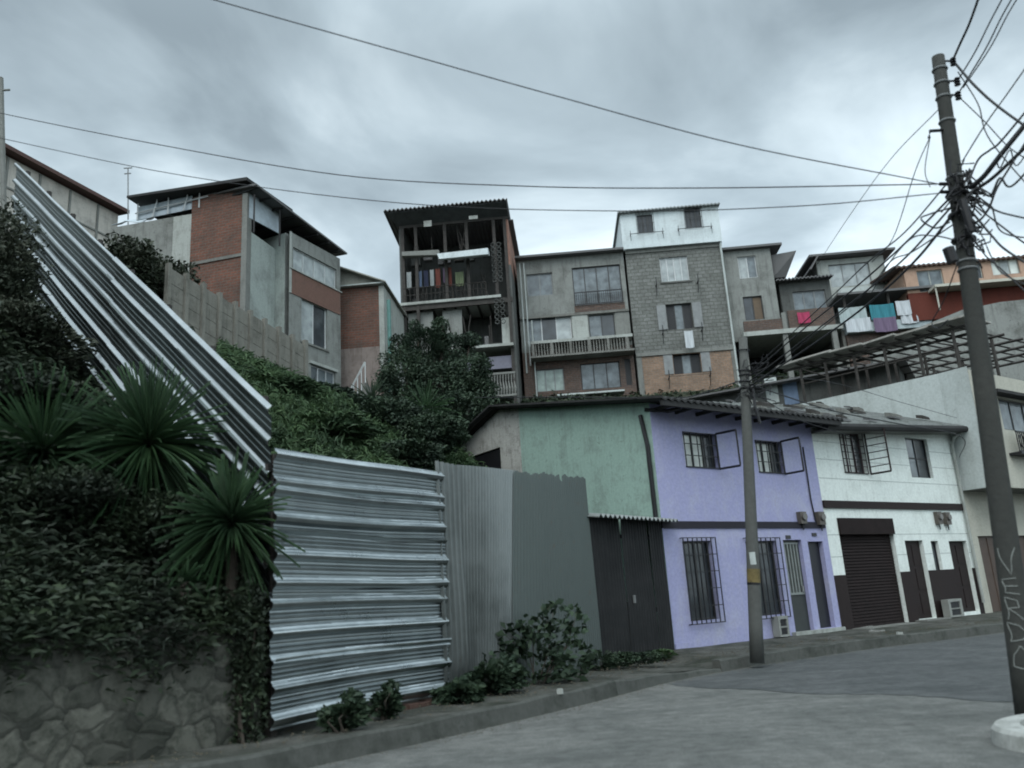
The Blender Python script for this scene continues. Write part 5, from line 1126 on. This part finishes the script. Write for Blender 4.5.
def spiky(px, py, Y, rad, label, n=110, seed=1, mat=LM4, name='yucca', zoff=0.0, lw=.02):
    c = P(px, py, Y); base = np.array([c[0], c[1], hz(c[0], c[1])]); T = empty(name, tuple(base), label, 'spiky plant'); r = random.Random(seed); q = MB(off=tuple(base)); s = MB(off=tuple(base))
    top = c-np.array([0, 0, rad*.35]); s.tube([base-np.array([0, 0, .2]), (base+top)/2+np.array([.05, 0, 0]), top], [.09, .07, .06], 8); s.build('trunk', BARK, T)
    for i in range(n):
        az = r.uniform(0, 2*math.pi); el = r.uniform(-.3, 1.5) if i % 4 else r.uniform(-1.2, -.3); L_ = rad*r.uniform(.7, 1.15); d = np.array([math.cos(az)*math.cos(el), math.sin(az)*math.cos(el), math.sin(el)]); sd = np.cross(d, (0, 0, 1.)); sd /= np.linalg.norm(sd)+1e-6; up = np.cross(sd, d); vs = []; w = lw*r.uniform(.7, 1.2)
        for k in range(6):
            t = k/5; p_ = top+d*L_*t-np.array([0, 0, 1])*L_*.27*t*t*math.cos(el); ww = w*(1-t)**.7*(.5+1.2*min(t*3, .5)); vs += [p_+sd*ww+up*.012, p_-sd*ww+up*.012, p_-up*.01]
        q.add(vs, [(3*k, 3*k+3, 3*k+5, 3*k+2) for k in range(5)]+[(3*k+2, 3*k+5, 3*k+4, 3*k+1) for k in range(5)])
    q.build('leaves', mat, T); return T
spiky(150, 415, 9.3, 1.0, 'green spiky clump in front of the climbing fence, uppermost of the right pair', 420, 1)
spiky(45, 425, 9.0, 1.0, 'green spiky clump left of the climbing fence on the bank', 420, 2)
spiky(232, 500, 8.85, .75, 'spiky clump at the lower corner where both metal fences meet', 340, 3)
spiky(186, 572, 8.55, .28, 'small pale green spiky tuft low on the dark bank', 40, 4)
# grass slope behind the bright fence
gx_, gy_ = rng.uniform(-9, 4, 260000), rng.uniform(9.5, 34, 260000); sd_ = fd[0]*(gy_-fx[1])-fd[1]*(gx_-fx[0])
mk = (bdist(gx_, gy_) > .4) & (sd_ < -.15) & (gx_ > -gy_*.36-.2) & (gx_ < 1.5)
gx_, gy_ = gx_[mk], gy_[mk]; gz_ = hill(gx_, gy_)+np.abs(rng.normal(.1, .12, len(gx_)))
leaf_obj('grass', np.stack([gx_, gy_, gz_], 1), .26, .03, LM3, seed=9, up=2.2)['kind'] = 'stuff'
hx_, hy_ = rng.uniform(-30, 30, 60000), rng.uniform(14, 46, 60000); sd_ = fd[0]*(hy_-fx[1])-fd[1]*(hx_-fx[0])
mk = (bdist(hx_, hy_) > .6) & (sd_ < -.2) & ((hy_ > 26) | (hx_ > 0) | (hx_ < -.36*hy_-1)); mk &= hill(hx_, hy_) > .5; hx_, hy_ = hx_[mk], hy_[mk]
leaf_obj('ground_cover', np.stack([hx_, hy_, hill(hx_, hy_)+np.abs(rng.normal(.05, .12, len(hx_)))], 1), .35, .12, LM1, seed=19, up=1.)['kind'] = 'stuff'
# tree before the old house
def pb(px, py, Y, rx, ry, rz): p_ = P(px, py, Y); return (p_[0], p_[1], p_[2], rx, ry, rz)
b, _ = onhill(436, 430, 25)
shrub('tree', 'dark leafy tree standing before the open fronted old house', 'tree', b, [pb(425, 345, 25, .75, .8, .6), pb(450, 352, 25.5, .8, .8, .65), pb(405, 372, 24.5, .8, .9, .75), pb(440, 385, 24.5, 1.1, 1, .8), pb(470, 375, 25, .7, .8, .7), pb(415, 412, 24, 1.0, 1, .7), pb(458, 412, 24, 1.1, 1, .7), pb(484, 392, 25, .45, .6, .5), pb(398, 345, 25, .3, .3, .35), pb(440, 326, 25, .3, .3, .3), pb(470, 340, 25, .35, .3, .3), pb(415, 328, 25, .22, .3, .28), pb(388, 385, 24, .4, .4, .4), pb(482, 362, 25, .3, .3, .25)], 30000, LM2, .13, .055, 24, 21, None, .09)
hillbush(392, 398, 21, 1.5, 'dark green shrub on the slope just left of the leafy tree', LM2, 11000, 31, .12, .05)
hillbush(360, 408, 22, 1.4, 'round green shrub at the foot of the outdoor stair', LM2, 9000, 32, .12, .05)
hillbush(428, 412, 20.5, 1.3, 'large dark shrub between the leafy tree and the stone gable', LM2, 11000, 33, .12, .05)
hillbush(410, 436, 17.5, 1.0, 'dark shrub in the middle of the slope over the metal fence top', LM2, 9000, 37, .11, .045)
hillbush(323, 385, 24.5, 1.3, 'green bush below the white windows of the grey house', LM2, 6000, 34, .16, .07)
hillbush(285, 378, 18, 1.2, 'light green grassy bush next to the lower end of the climbing fence', LM3, 6000, 35, .26, .035)
hillbush(330, 412, 16, 1.3, 'light green grassy bush in the middle of the slope over the bright fence', LM3, 6500, 36, .26, .035)
spiky(372, 392, 23, .8, 'spiky dark plant on the slope between stair and leafy tree', 90, 12, LM2)
spiky(425, 400, 22, .9, 'long leaved spiky plant at the foot of the leafy tree', 90, 13, LM4)
hillbush(165, 262, 26, 1.8, 'dark bush behind the climbing fence beside the grey patched wall', LM5, 6000, 41, .2, .09)
hillbush(125, 240, 24, 1.8, 'dark brown bush on the crest left of the grey patched wall', LM5, 6000, 42, .2, .09)
# weeds by the fences on the pavement
def weed(px, py, z, blobs, n, label, seed, mat=LM2, ls=.13, ws=.075, name='weed', group=None):
    g_ = G(px, py, z); bl = [(g_[0]+a, g_[1]+b2, z+c, rx, ry, rz) for a, b2, c, rx, ry, rz in blobs]; return shrub(name, label, 'weed' if name == 'weed' else 'bush', g_, bl, n, mat, ls, ws, 7, seed, group, .012)
weed(535, 684, .22, [(0, 0, .3, .6, .25, .33), (-.6, -.25, .2, .4, .25, .25), (.5, .2, .35, .4, .22, .38), (.15, .05, .8, .35, .2, .22), (-.3, 0, .6, .3, .2, .3), (.65, .3, .85, .22, .15, .2), (.35, .1, 1.05, .15, .12, .12)], 850, 'broad leaved bush growing against the dull zinc panel', 51, LM2, .15, .09, 'shrub')
weed(488, 694, .22, [(0, 0, .18, .3, .2, .2), (.25, .1, .22, .25, .2, .22), (-.3, -.2, .12, .25, .15, .14)], 1500, 'low weeds at the foot of the ribbed grey panels', 52)
weed(345, 729, .22, [(0, 0, .13, .24, .1, .14), (.08, .03, .26, .13, .07, .13), (-.15, 0, .12, .14, .08, .12)], 900, 'small weed tuft at the foot of the bright fence, left of its twin', 53, LM2, .1, .05)
weed(387, 718, .22, [(0, 0, .15, .17, .09, .17), (.05, .02, .3, .09, .06, .1)], 700, 'small weed tuft at the foot of the bright fence, right of its twin', 54, LM2, .1, .05)
weed(458, 702, .22, [(0, 0, .1, .28, .12, .13)], 800, 'weed patch by the joint of bright and grey fences', 55)
weed(600, 668, .22, [(0, 0, .12, .3, .15, .14), (.4, .3, .1, .3, .15, .12), (.85, .7, .08, .35, .15, .1)], 1500, 'grassy weeds along the foot of the dark sheet gate', 56, LM2, .11, .025)
weed(662, 657, .22, [(0, 0, .06, .25, .12, .08)], 500, 'thin weeds at the lilac house corner', 57, LM3, .12, .025)
# grit and dead leaves collected in the gutter and at the wall feet
def scatter(name, pts, size, mat, seed):
    r = np.random.default_rng(seed); mb = MB()
    for p_ in pts:
        s_ = size*r.uniform(.4, 1.3); a = r.uniform(0, 6.28); k = [p_+np.array([math.cos(a+t)*s_*r.uniform(.6, 1.1), math.sin(a+t)*s_*r.uniform(.6, 1.1), 0]) for t in (0, 1.6, 3.1, 4.7)]
        mb.add(k+[p_+np.array([0, 0, s_*.7])], [(0, 1, 4), (1, 2, 4), (2, 3, 4), (3, 0, 4)])
    o = mb.build(name, mat); o['kind'] = 'stuff'; return o
gp = []; r0 = np.random.default_rng(77)
for _ in range(2600):
    i = r0.integers(3, min(len(KS)-8, 70)); nb = norm_back(i, KS); q_ = KS[i]+(KS[i+1]-KS[i])*r0.uniform(); gp.append(np.array([*(q_-nb*abs(r0.normal(0, .14))-nb*.01), .004]))
scatter('gravel', gp, .014, simple('gutter_grit', (.13, .125, .11), .9, .5, 30), 78)
dp_ = []
for _ in range(1500):
    i = r0.integers(3, min(len(KS)-8, 60)); nb = norm_back(i, KS); q_ = KS[i]+(KS[i+1]-KS[i])*r0.uniform(); dp_.append(np.array([*(q_+nb*r0.uniform(.2, 1.1)), .222]))
scatter('leaf_litter', dp_, .018, simple('dead_leaf', (.075, .065, .045), .9, .5, 30), 79)
# litter and broken paving
random.seed(5)
for i, (px, py, s, lb) in enumerate(((560, 692, .05, 'pale stone on the kerb by the broad leaved bush'), (900, 634, .09, 'white scrap of litter by the kerb before the white house'), (876, 632, .3, 'broken paving slab before the shutter, nearer the kerb'), (862, 628, .34, 'broken paving slab at the foot of the maroon shutter'))):
    g_ = G(px, py, .215); q = MB(); k = [(math.cos(t)*s*random.uniform(.6, 1), math.sin(t)*s*random.uniform(.4, .8)) for t in np.linspace(0, 2*math.pi, 8)[:-1]]; n = len(k); h = .05
    q.add([(g_[0]+x, g_[1]+y, .19) for x, y in k]+[(g_[0]+x*.9, g_[1]+y*.9, .215+h*random.uniform(.6, 1)) for x, y in k], [tuple(range(n))[::-1], tuple(range(n, 2*n))]+[(a, (a+1) % n, (a+1) % n+n, a+n) for a in range(n)])
    tag(q.build('rubble', PALE if i < 2 else CONC), lb, 'rubble')
# ================================================================== poles
def ring_pts(c, ax, r, n=17): 
    ax = hat(ax); a = hat(np.cross(ax, (0, 1., .1))); b = np.cross(ax, a); return [c+a*r*math.cos(t)+b*r*math.sin(t) for t in np.linspace(0, 2*math.pi, n)]
PM = plaster('pole_concrete', (.05, .052, .048), (.06, .06, .055), .8, 3.0, streak=.8, bump=.5)
B1 = G(1030, 716, 0.0); B1 = P(1029, 712, 8.35); B1[2] = -.05; T1p = P(938, 57, 8.35)
pt1 = lambda t: B1+(T1p-B1)*t
PL = empty('utility_pole', tuple(B1), 'tall leaning concrete utility pole with painted scrawl, in the right foreground', 'utility pole'); o1 = tuple(B1)
r1 = lambda t: .128-(.128-.068)*t
MB(off=o1).tube([pt1(t) for t in np.linspace(0, 1, 12)], [r1(t) for t in np.linspace(0, 1, 12)], 28).build('shaft', PM, PL, True)
q = MB(off=o1); ax = hat(T1p-B1)
def tOf(py): return (712-py)/(712-57.)*1.0
for py in (70, 84, 98, 122, 178, 262, 270): 
    lo, hi = 0, 1
    t = .5
    # bisect pole parameter that projects to this image row
    for _ in range(30):
        c = pt1(t)-np.array([0, 0, EYE]); y = 384-FPX*(c@CU)/(c@CF)
        if y > py: lo = t
        else: hi = t
        t = (lo+hi)/2
    q.tube(ring_pts(pt1(t), ax, r1(t)+.004, 21), .013, 6)
q.build('band', FRAMEG, PL)
def polet(py):
    lo, hi = 0, 1
    for _ in range(30):
        t = (lo+hi)/2; c = pt1(t)-np.array([0, 0, EYE]); y = 384-FPX*(c@CU)/(c@CF)
        if y > py: lo = t
        else: hi = t
    return t
q = MB(off=o1)
for px, py in ((953, 61), (957, 81), (958, 95)):
    t = polet(py); c = pt1(t); e = P(px, py, 8.3); q.tube([c, e], .012, 6)
    for k in range(3): q.tube([e+ax*(-.05+k*.035), e+ax*(-.03+k*.035)], [.035, .022], 10)
t = polet(130); q.tube([pt1(t), P(930, 131, 8.3), P(929, 138, 8.3)], .018, 6); t = polet(188)
for px, py in ((940, 184), (942, 192), (968, 175), (975, 187), (980, 200), (955, 208), (985, 193)): q.tube([pt1(polet(py)), P(px, py, 8.28)], .02, 6)
q.build('insulator', BLACK, PL)
q = MB(off=o1)       # splice closures and knot of cable at the crossing
r_ = random.Random(4)
for i in range(80):
    c = pt1(polet(r_.uniform(176, 250)))+np.array([r_.uniform(-.1, .16), -.1+r_.uniform(-.06, .04), 0]); e = c+np.array([r_.uniform(-.14, .2), r_.uniform(-.05, .05), r_.uniform(-.3, .2)]); md = (c+e)/2+np.array([r_.uniform(-.1, .1), 0, r_.uniform(-.12, .05)]); q.tube([c, md, e], .009, 5)
for py in (195, 215, 240): t = polet(py); q.tube(ring_pts(pt1(t), ax, r1(t)+.02, 15), .022, 6)
q.tube([P(962, 200, 8.15), P(972, 232, 8.15)], .045, 8); q.tube([P(948, 248, 8.15), P(953, 262, 8.15)], .06, 8); q.build('cable_knot', BLACK, PL)
# painted scrawl down the shaft
LET = {'V': [[(0, 1), (.5, 0), (1, 1)]], 'E': [[(.9, 1), (.1, .9), (.1, .1), (.9, 0)], [(.1, .5), (.8, .5)]], 'R': [[(.1, 0), (.15, 1), (.8, .85), (.75, .55), (.15, .5), (.9, 0)]], 'D': [[(.1, 0), (.1, 1), (.7, .85), (.9, .5), (.7, .12), (.1, 0)]], 'O': [[(.5, 1), (.1, .6), (.2, .1), (.7, 0), (.9, .5), (.5, 1)]]}
q = MB(off=o1); vdir = hat(np.array([-pt1(.1)[0], -pt1(.1)[1], 0])); sdir = hat(np.cross(ax, vdir))
if sdir @ CR < 0: sdir = -sdir
for ch, ya, yb in (('V', 548, 575), ('E', 578, 594), ('R', 597, 619), ('D', 622, 641), ('O', 645, 668)):
    ta, tb = polet(yb), polet(ya)
    for st_ in LET[ch]:
        pts = []
        st2 = []
        for (x0, y0), (x1, y1) in zip(st_[:-1], st_[1:]): st2 += [(x0+(x1-x0)*k/6, y0+(y1-y0)*k/6) for k in range(6)]
        st2.append(st_[-1])
        for x, y in st2: t = ta+(tb-ta)*y; th = (x-.5)*1.35-.1+.12*math.sin(y*5+ya); rr_ = r1(t)+.002; pts.append(pt1(t)+(vdir*math.cos(th)+sdir*math.sin(th))*rr_)
        q.tube(pts, .0055, 5)
q.build('graffiti', simple('chalky_white_spray', (.22, .235, .22), .8, .4, 12), PL)
# kerb ring in front of the pole
rc = np.array([4.7, 7.2]); q = MB(); n = 48; vs = []
for i in range(n):
    t = 2*math.pi*i/n; c, s = math.cos(t), math.sin(t)
    for rr_, z in ((.98, -.03), (.96, .11), (.93, .14), (.74, .14), (.72, -.03)): vs.append((rc[0]+rr_*c, rc[1]+rr_*s*.8, z))
q.add(vs, [(i*5+a, ((i+1) % n)*5+a, ((i+1) % n)*5+a+1, i*5+a+1) for i in range(n) for a in range(4)]); tag(q.build('kerb_ring', plaster('whitewashed_kerb', (.42, .43, .41), (.16, .17, .15), .8, 2.5)), 'whitewashed round kerb ring at the foot of the tall pole', 'kerb')
q = MB(); q.add([(rc[0]+.72*math.cos(2*math.pi*i/24), rc[1]+.58*math.sin(2*math.pi*i/24), .05) for i in range(24)], [tuple(range(24))]); o = q.build('soil', EARTH); o['kind'] = 'structure'
# small pole on the pavement
B2 = G(757, 656, .2); T2p = P(743, 338, B2[1]); o2 = tuple(B2)
P2 = empty('utility_pole', o2, 'shorter grey concrete utility pole with yellow band before the lilac house', 'utility pole'); pt2 = lambda t: B2+(T2p-B2)*t
MB(off=o2).tube([pt2(t) for t in np.linspace(-.02, 1, 10)], [.125-.045*t for t in np.linspace(0, 1, 10)], 24).build('shaft', plaster('pole_concrete_pale', (.10, .104, .098), (.09, .09, .085), .7, 3.0, streak=.7), P2, True)
def t2(py): return (656-py)/318.
def bandobj(ya, yb, name, mat, ex=.003):
    ta, tb = t2(yb), t2(ya); MB(off=o2).tube([pt2(ta), pt2(tb)], [.125-.045*ta+ex, .125-.045*tb+ex], 24, cap=False).build(name, mat, P2, True)
bandobj(575, 588, 'painted_band', simple('faded_yellow', (.15, .115, .045), .8, .5, 9)); bandobj(588, 590, 'painted_band', BLACK, .004)
vd2 = hat(np.array([-B2[0], -B2[1], 0])); c = pt2(t2(565)); sd2 = np.cross(vd2, (0, 0, 1.)); rr_ = .125-.045*t2(565)+.006
MB(off=o2).add([c+(vd2*math.cos(a)+sd2*math.sin(a))*rr_+np.array([0, 0, z]) for z in (-.11, .11) for a in (-.45, -.15, .15, .45)], [(0, 1, 5, 4), (1, 2, 6, 5), (2, 3, 7, 6)]).build('sticker', OFFW, P2)
q = MB(off=o2)
for py in (352, 374, 379, 386, 393): q.tube(ring_pts(pt2(t2(py)), T2p-B2, .105, 17), .012, 6)
r_ = random.Random(8)
for i in range(34):
    c = pt2(t2(r_.uniform(368, 405)))+np.array([r_.uniform(-.1, .3), -.1, 0]); e = c+np.array([r_.uniform(-.2, .35), r_.uniform(-.1, .1), r_.uniform(-.25, .22)]); md = (c+e)/2+np.array([r_.uniform(-.15, .15), 0, r_.uniform(-.15, .15)]); q.tube([c, md, e], .009, 5)
q.tube([pt2(t2(395))+np.array([.12, -.1, 0]), pt2(t2(415))+np.array([.14, -.12, 0]), pt2(t2(432))+np.array([.22, -.12, 0])], .028, 6)
q.build('cable_knot', BLACK, P2)
# ================================================================== cables
WIRE = simple('cable_sheath', (.02, .021, .023), .6, .2)
def cable(pts, r, label, extra=None):
    K = [P(*p_) if not isinstance(p_, np.ndarray) else p_ for p_ in pts]; out = []
    K = [2*K[0]-K[1]]+K+[2*K[-1]-K[-2]]
    for i in range(1, len(K)-2):
        for t in np.linspace(0, 1, 9)[:-1]:
            a, b, c, d = K[i-1], K[i], K[i+1], K[i+2]; out.append(.5*((2*b)+(c-a)*t+(2*a-5*b+4*c-d)*t*t+(3*b-a-3*c+d)*t**3))
    out.append(K[-2]); return tag(MB().tube(out, r, 6).build('cable', WIRE, None, True), label, 'cable')
cable([(180, -12, 7), (215, 0, 7.1), (400, 52, 7.4), (560, 97, 7.7), (740, 145, 8), (938, 184, 8.3)], .006, 'steep sky wire from the top edge down to the tall pole')
cable([(-60, 98, 13), (0, 113, 12.4), (150, 143, 11.5), (340, 175, 10.6), (520, 186, 9.8), (700, 188, 9), (940, 184, 8.3)], .007, 'upper of the two long wires crossing the whole sky')
cable([(-60, 124, 13), (0, 138, 12.4), (180, 175, 11.5), (400, 203, 10.6), (620, 211, 9.8), (800, 206, 9), (942, 193, 8.3)], .006, 'lower of the two long wires crossing the whole sky')
cable([(953, 60, 8.3), (960, 44, 8), (970, 22, 7.7), (982, -12, 7.3)], .014, 'kinked thick cable rising from the tall pole head to the top edge')
cable([(958, 80, 8.3), (975, 52, 8), (990, 22, 7.7), (1008, -12, 7.3)], .008, 'left of three parallel wires from the pole head to the top edge')
cable([(958, 94, 8.3), (985, 50, 8), (1001, 18, 7.7), (1018, -12, 7.3)], .008, 'middle of three parallel wires from the pole head to the top edge')
cable([(963, 88, 8.3), (990, 48, 8), (1008, 14, 7.7), (1024, -12, 7.3)], .007, 'right of three parallel wires from the pole head to the top edge')
cable([(954, 62, 8.3), (975, 86, 8), (1000, 108, 7.8), (1045, 140, 7.5)], .014, 'thick cable sloping right from the pole head past the edge')
cable([(958, 72, 8.3), (978, 104, 8), (990, 140, 7.8), (1045, 205, 7.5)], .007, 'thin wire falling steeply right from the pole head')
cable([(958, 96, 8.3), (985, 122, 8), (1010, 148, 7.8), (1045, 170, 7.5)], .006, 'thin wire from the lowest insulator to the right edge')
cable([(962, 162, 8.25), (985, 125, 8), (1010, 90, 7.8), (1045, 40, 7.5)], .007, 'thin straight wire rising right from mid pole')
cable([(970, 188, 8.2), (984, 176, 8), (1003, 152, 7.8), (1045, 100, 7.5)], .026, 'thickest black bundle rising right from the crossing knot')
cable([(970, 193, 8.2), (990, 180, 8), (1010, 162, 7.8), (1045, 128, 7.5)], .018, 'second black bundle just under the thickest one')
cable([(985, 178, 8.1), (995, 160, 7.9), (1000, 168, 7.9), (1010, 150, 7.8), (1018, 165, 7.7), (1045, 120, 7.6)], .007, 'curly loose wire tangled round the thick bundle')
for kk, (pa, lb) in enumerate((([(966, 198, 8.15), (978, 188, 8.1), (990, 196, 8), (1000, 178, 7.9), (1012, 186, 7.8), (1045, 150, 7.6)], 'wavy black cable weaving under the thick bundle'), ([(960, 208, 8.15), (975, 222, 8.1), (988, 210, 8), (996, 190, 7.9), (1008, 170, 7.8), (1045, 112, 7.6)], 'black cable looping up from the knot into the thick bundle'), ([(968, 184, 8.15), (978, 160, 8.1), (990, 150, 8), (1002, 140, 7.9), (1045, 88, 7.6)], 'loose cable riding just above the thick bundle'), ([(965, 225, 8.15), (985, 255, 8.1), (1000, 268, 8), (1045, 310, 7.6)], 'steepest cable dropping right from below the knot'), ([(968, 203, 8.15), (990, 205, 8.1), (1002, 232, 8), (1045, 240, 7.6)], 'double bent cable between the two level wires at right'))):
    cable(pa, .011 if kk < 3 else .008, lb)
cable([(972, 196, 8.2), (995, 210, 8), (1015, 216, 7.8), (1045, 222, 7.5)], .010, 'wire leaving the knot almost level to the right edge')
cable([(974, 205, 8.2), (1000, 225, 8), (1020, 240, 7.8), (1045, 256, 7.5)], .009, 'wire sloping gently down right from the knot')
cable([(972, 212, 8.2), (992, 236, 8), (1006, 250, 7.8), (1045, 275, 7.5)], .012, 'heavier wire sloping down right under the knot')
cable([(970, 218, 8.2), (982, 236, 8), (992, 258, 7.9), (1005, 275, 7.8), (1045, 292, 7.5)], .007, 'lowest wire sagging right from the knot')
cable([(950, 180, 8.25), (905, 232, 9.5), (868, 262, 11), (828, 300, 13), (750, 372, 15.3)], .009, 'topmost of the bundle of wires between the two poles')
cable([(950, 198, 8.25), (900, 248, 10), (850, 292, 12), (800, 332, 14), (750, 376, 15.3)], .012, 'second wire from the top between the two poles')
cable([(952, 206, 8.25), (905, 258, 10), (860, 296, 12), (806, 338, 14), (750, 381, 15.3)], .012, 'third wire from the top between the two poles')
cable([(953, 214, 8.25), (914, 262, 10), (868, 304, 12), (815, 343, 14), (750, 386, 15.3)], .016, 'thick middle wire between the two poles')
cable([(954, 224, 8.25), (912, 252, 9.5), (890, 262, 10.5), (862, 296, 12), (800, 346, 14), (750, 390, 15.3)], .008, 'lowest slack wire between the two poles')
cable([(930, 137, 8.3), (915, 172, 9), (893, 238, 10.5), (872, 262, 12)], .006, 'thin drop wire from the left bracket toward the white hillside house')
cable([(930, 137, 8.3), (925, 170, 8.4), (930, 187, 8.3)], .005, 'short slack wire from the left bracket to the crossing')
cable([(938, 110, 8.3), (890, 160, 10), (850, 215, 13), (815, 268, 18)], .005, 'faint thin wire from the upper pole toward the hill houses')
cable([(950, 208, 8.25), (930, 214, 8.3), (921, 219, 8.3), (935, 228, 8.3), (950, 222, 8.25)], .009, 'small loop of cable on the left side of the knot')
cable([(955, 240, 8.25), (935, 236, 8.6), (912, 238, 9), (890, 262, 10), (872, 292, 12)], .008, 'drooping service wire left under the knot')
cable([(948, 320, 8.6), (938, 328, 9), (932, 322, 9.3), (944, 300, 8.7), (958, 262, 8.28)], .007, 'hanging loop of wire left of the tall pole below the knot')
e1 = S.world(0.1, -.62, 5.3)
cable([(748, 378, 15.35), (700, 394, 15.8), S.world(0.1, -.62, 5.22), S.world(-1.4, 1.5, 5.6), S.world(-.8, 5.9, 6.7)], .012, 'wire from the shorter pole over the lilac roof corner to the left')
cable([(749, 384, 15.35), (830, 410, 17), (900, 424, 18.6), (962, 437, 20.5), S.world(12.85, -.1, 4.6)], .012, 'upper wire from the shorter pole along the row gutters to the cream house')
cable([(749, 390, 15.35), (800, 420, 17), (850, 437, 18), S.world(7.4, -.1, 4.55)], .008, 'wire from the shorter pole to the barred white house window')
cable([(749, 374, 15.35), (830, 382, 18), (900, 402, 21), (957, 418, 25)], .006, 'thin wire from the shorter pole across the pale side wall')
# aerial on the far-left sky wire and slim mast
p_ = P(128, 172, 20)
tl = MB(); b_ = P(128, 300, 36); b_[2] = hz(b_[0], b_[1])-.2; tp = P(128, 168, 36); tl.tube([b_, tp], .03, 6)
for dz_, w in ((0, .2), (-.3, .16)): tl.tube([tp+np.array([-w, 0, dz_]), tp+np.array([w, 0, dz_])], .03, 6)
tag(tl.build('aerial', FRAMEG), 'thin rooftop aerial standing against the sky at upper left', 'aerial')
tl = MB(); b_ = P(0.5, 300, 20); b_[2] = hz(b_[0], b_[1])-.2; tp = P(0.5, 78, 20); tl.tube([b_, tp], .075, 8); tl.tube([tp-np.array([.3, 0, .4]), tp-np.array([-.3, 0, .4])], .03, 6); tag(tl.build('mast', CONC), 'slim grey mast cut by the left picture edge', 'mast')
# ================================================================== world and light
wl = bpy.data.worlds.new('World'); SC.world = wl; wl.use_nodes = True; nt = wl.node_tree; bg = nt.nodes['Background']
SUN_EL, SUN_AZ = R(48), R(200)       # azimuth clockwise from +Y
sky = N(nt, 'ShaderNodeTexSky'); sky.sky_type = 'NISHITA'; sky.sun_disc = False; sky.sun_elevation = SUN_EL; sky.sun_rotation = SUN_AZ
tc = N(nt, 'ShaderNodeTexCoord'); sp_ = N(nt, 'ShaderNodeSeparateXYZ'); L(nt, tc.outputs['Generated'], sp_.inputs[0])
def M(op, a, b=None, clamp=False):
    n = nt.nodes.new('ShaderNodeMath'); n.operation = op; n.use_clamp = clamp
    for i, v in enumerate((a, b)):
        if v is None: continue
        if hasattr(v, 'is_linked'): L(nt, v, n.inputs[i])
        else: n.inputs[i].default_value = v
    return n.outputs[0]
zc_ = M('MAXIMUM', sp_.outputs[2], 0.0); dn = M('ADD', zc_, .22)
cxy = N(nt, 'ShaderNodeCombineXYZ'); L(nt, M('DIVIDE', sp_.outputs[0], dn), cxy.inputs[0]); L(nt, M('DIVIDE', sp_.outputs[1], dn), cxy.inputs[1])
nA = N(nt, 'ShaderNodeTexNoise', Scale=1.9, Detail=7.0, Roughness=.5, Distortion=.5); L(nt, cxy.outputs[0], nA.inputs['Vector'])
nB = N(nt, 'ShaderNodeTexNoise', Scale=.5, Detail=2.0); L(nt, cxy.outputs[0], nB.inputs['Vector'])
f_ = M('ADD', M('MULTIPLY', nA.outputs[0], .55), M('MULTIPLY', nB.outputs[0], .45))
cl = ramp(nt, f_, [(.40, (2.35, 2.9, 3.2)), (.475, (3.5, 4.25, 4.65)), (.575, (6.2, 7.2, 7.65))])
# brighter towards the horizon, as thin cloud is
hzf = ramp(nt, sp_.outputs[2], [(0., 1.25), (.28, 1.1), (.6, .8), (.78, 1.2), (1., 1.5)])
cc = mixc(nt, 1., cl.outputs[0], hzf.outputs[0], 'MULTIPLY')
back = ramp(nt, M('ADD', M('MULTIPLY', sp_.outputs[1], -.5), .5), [(.35, 1.), (.8, 1.7)]); cc = mixc(nt, 1., cc, back.outputs[0], 'MULTIPLY')
sk = mixc(nt, .9, sky.outputs[0], cc); L(nt, sk, bg.inputs['Color']); bg.inputs['Strength'].default_value = .1
sd_l = bpy.data.lights.new('sun', 'SUN'); so = bpy.data.objects.new('sun', sd_l); COL.objects.link(so); sd_l.energy = .8; sd_l.angle = R(40); sd_l.color = (1, .99, .97)
dvec = Vector((math.sin(SUN_AZ)*math.cos(SUN_EL), math.cos(SUN_AZ)*math.cos(SUN_EL), math.sin(SUN_EL))); so.rotation_euler = dvec.to_track_quat('Z', 'Y').to_euler(); so.location = (0, -10, 30)
vs_ = SC.view_settings; vs_.view_transform = 'Standard'; vs_.look = 'None'; vs_.exposure = .8; vs_.gamma = 1; vs_.use_curve_mapping = False
SC.render.engine = 'CYCLES'; SC.cycles.use_denoising = True; SC.cycles.use_adaptive_sampling = True; SC.cycles.adaptive_threshold = .015; SC.cycles.adaptive_min_samples = 48; SC.cycles.max_bounces = 6; SC.cycles.diffuse_bounces = 3; SC.cycles.glossy_bounces = 3
SC.render.filter_size = 1.9; SC.cycles.pixel_filter_type = 'BLACKMAN_HARRIS'; SC.cycles.filter_width = 1.9
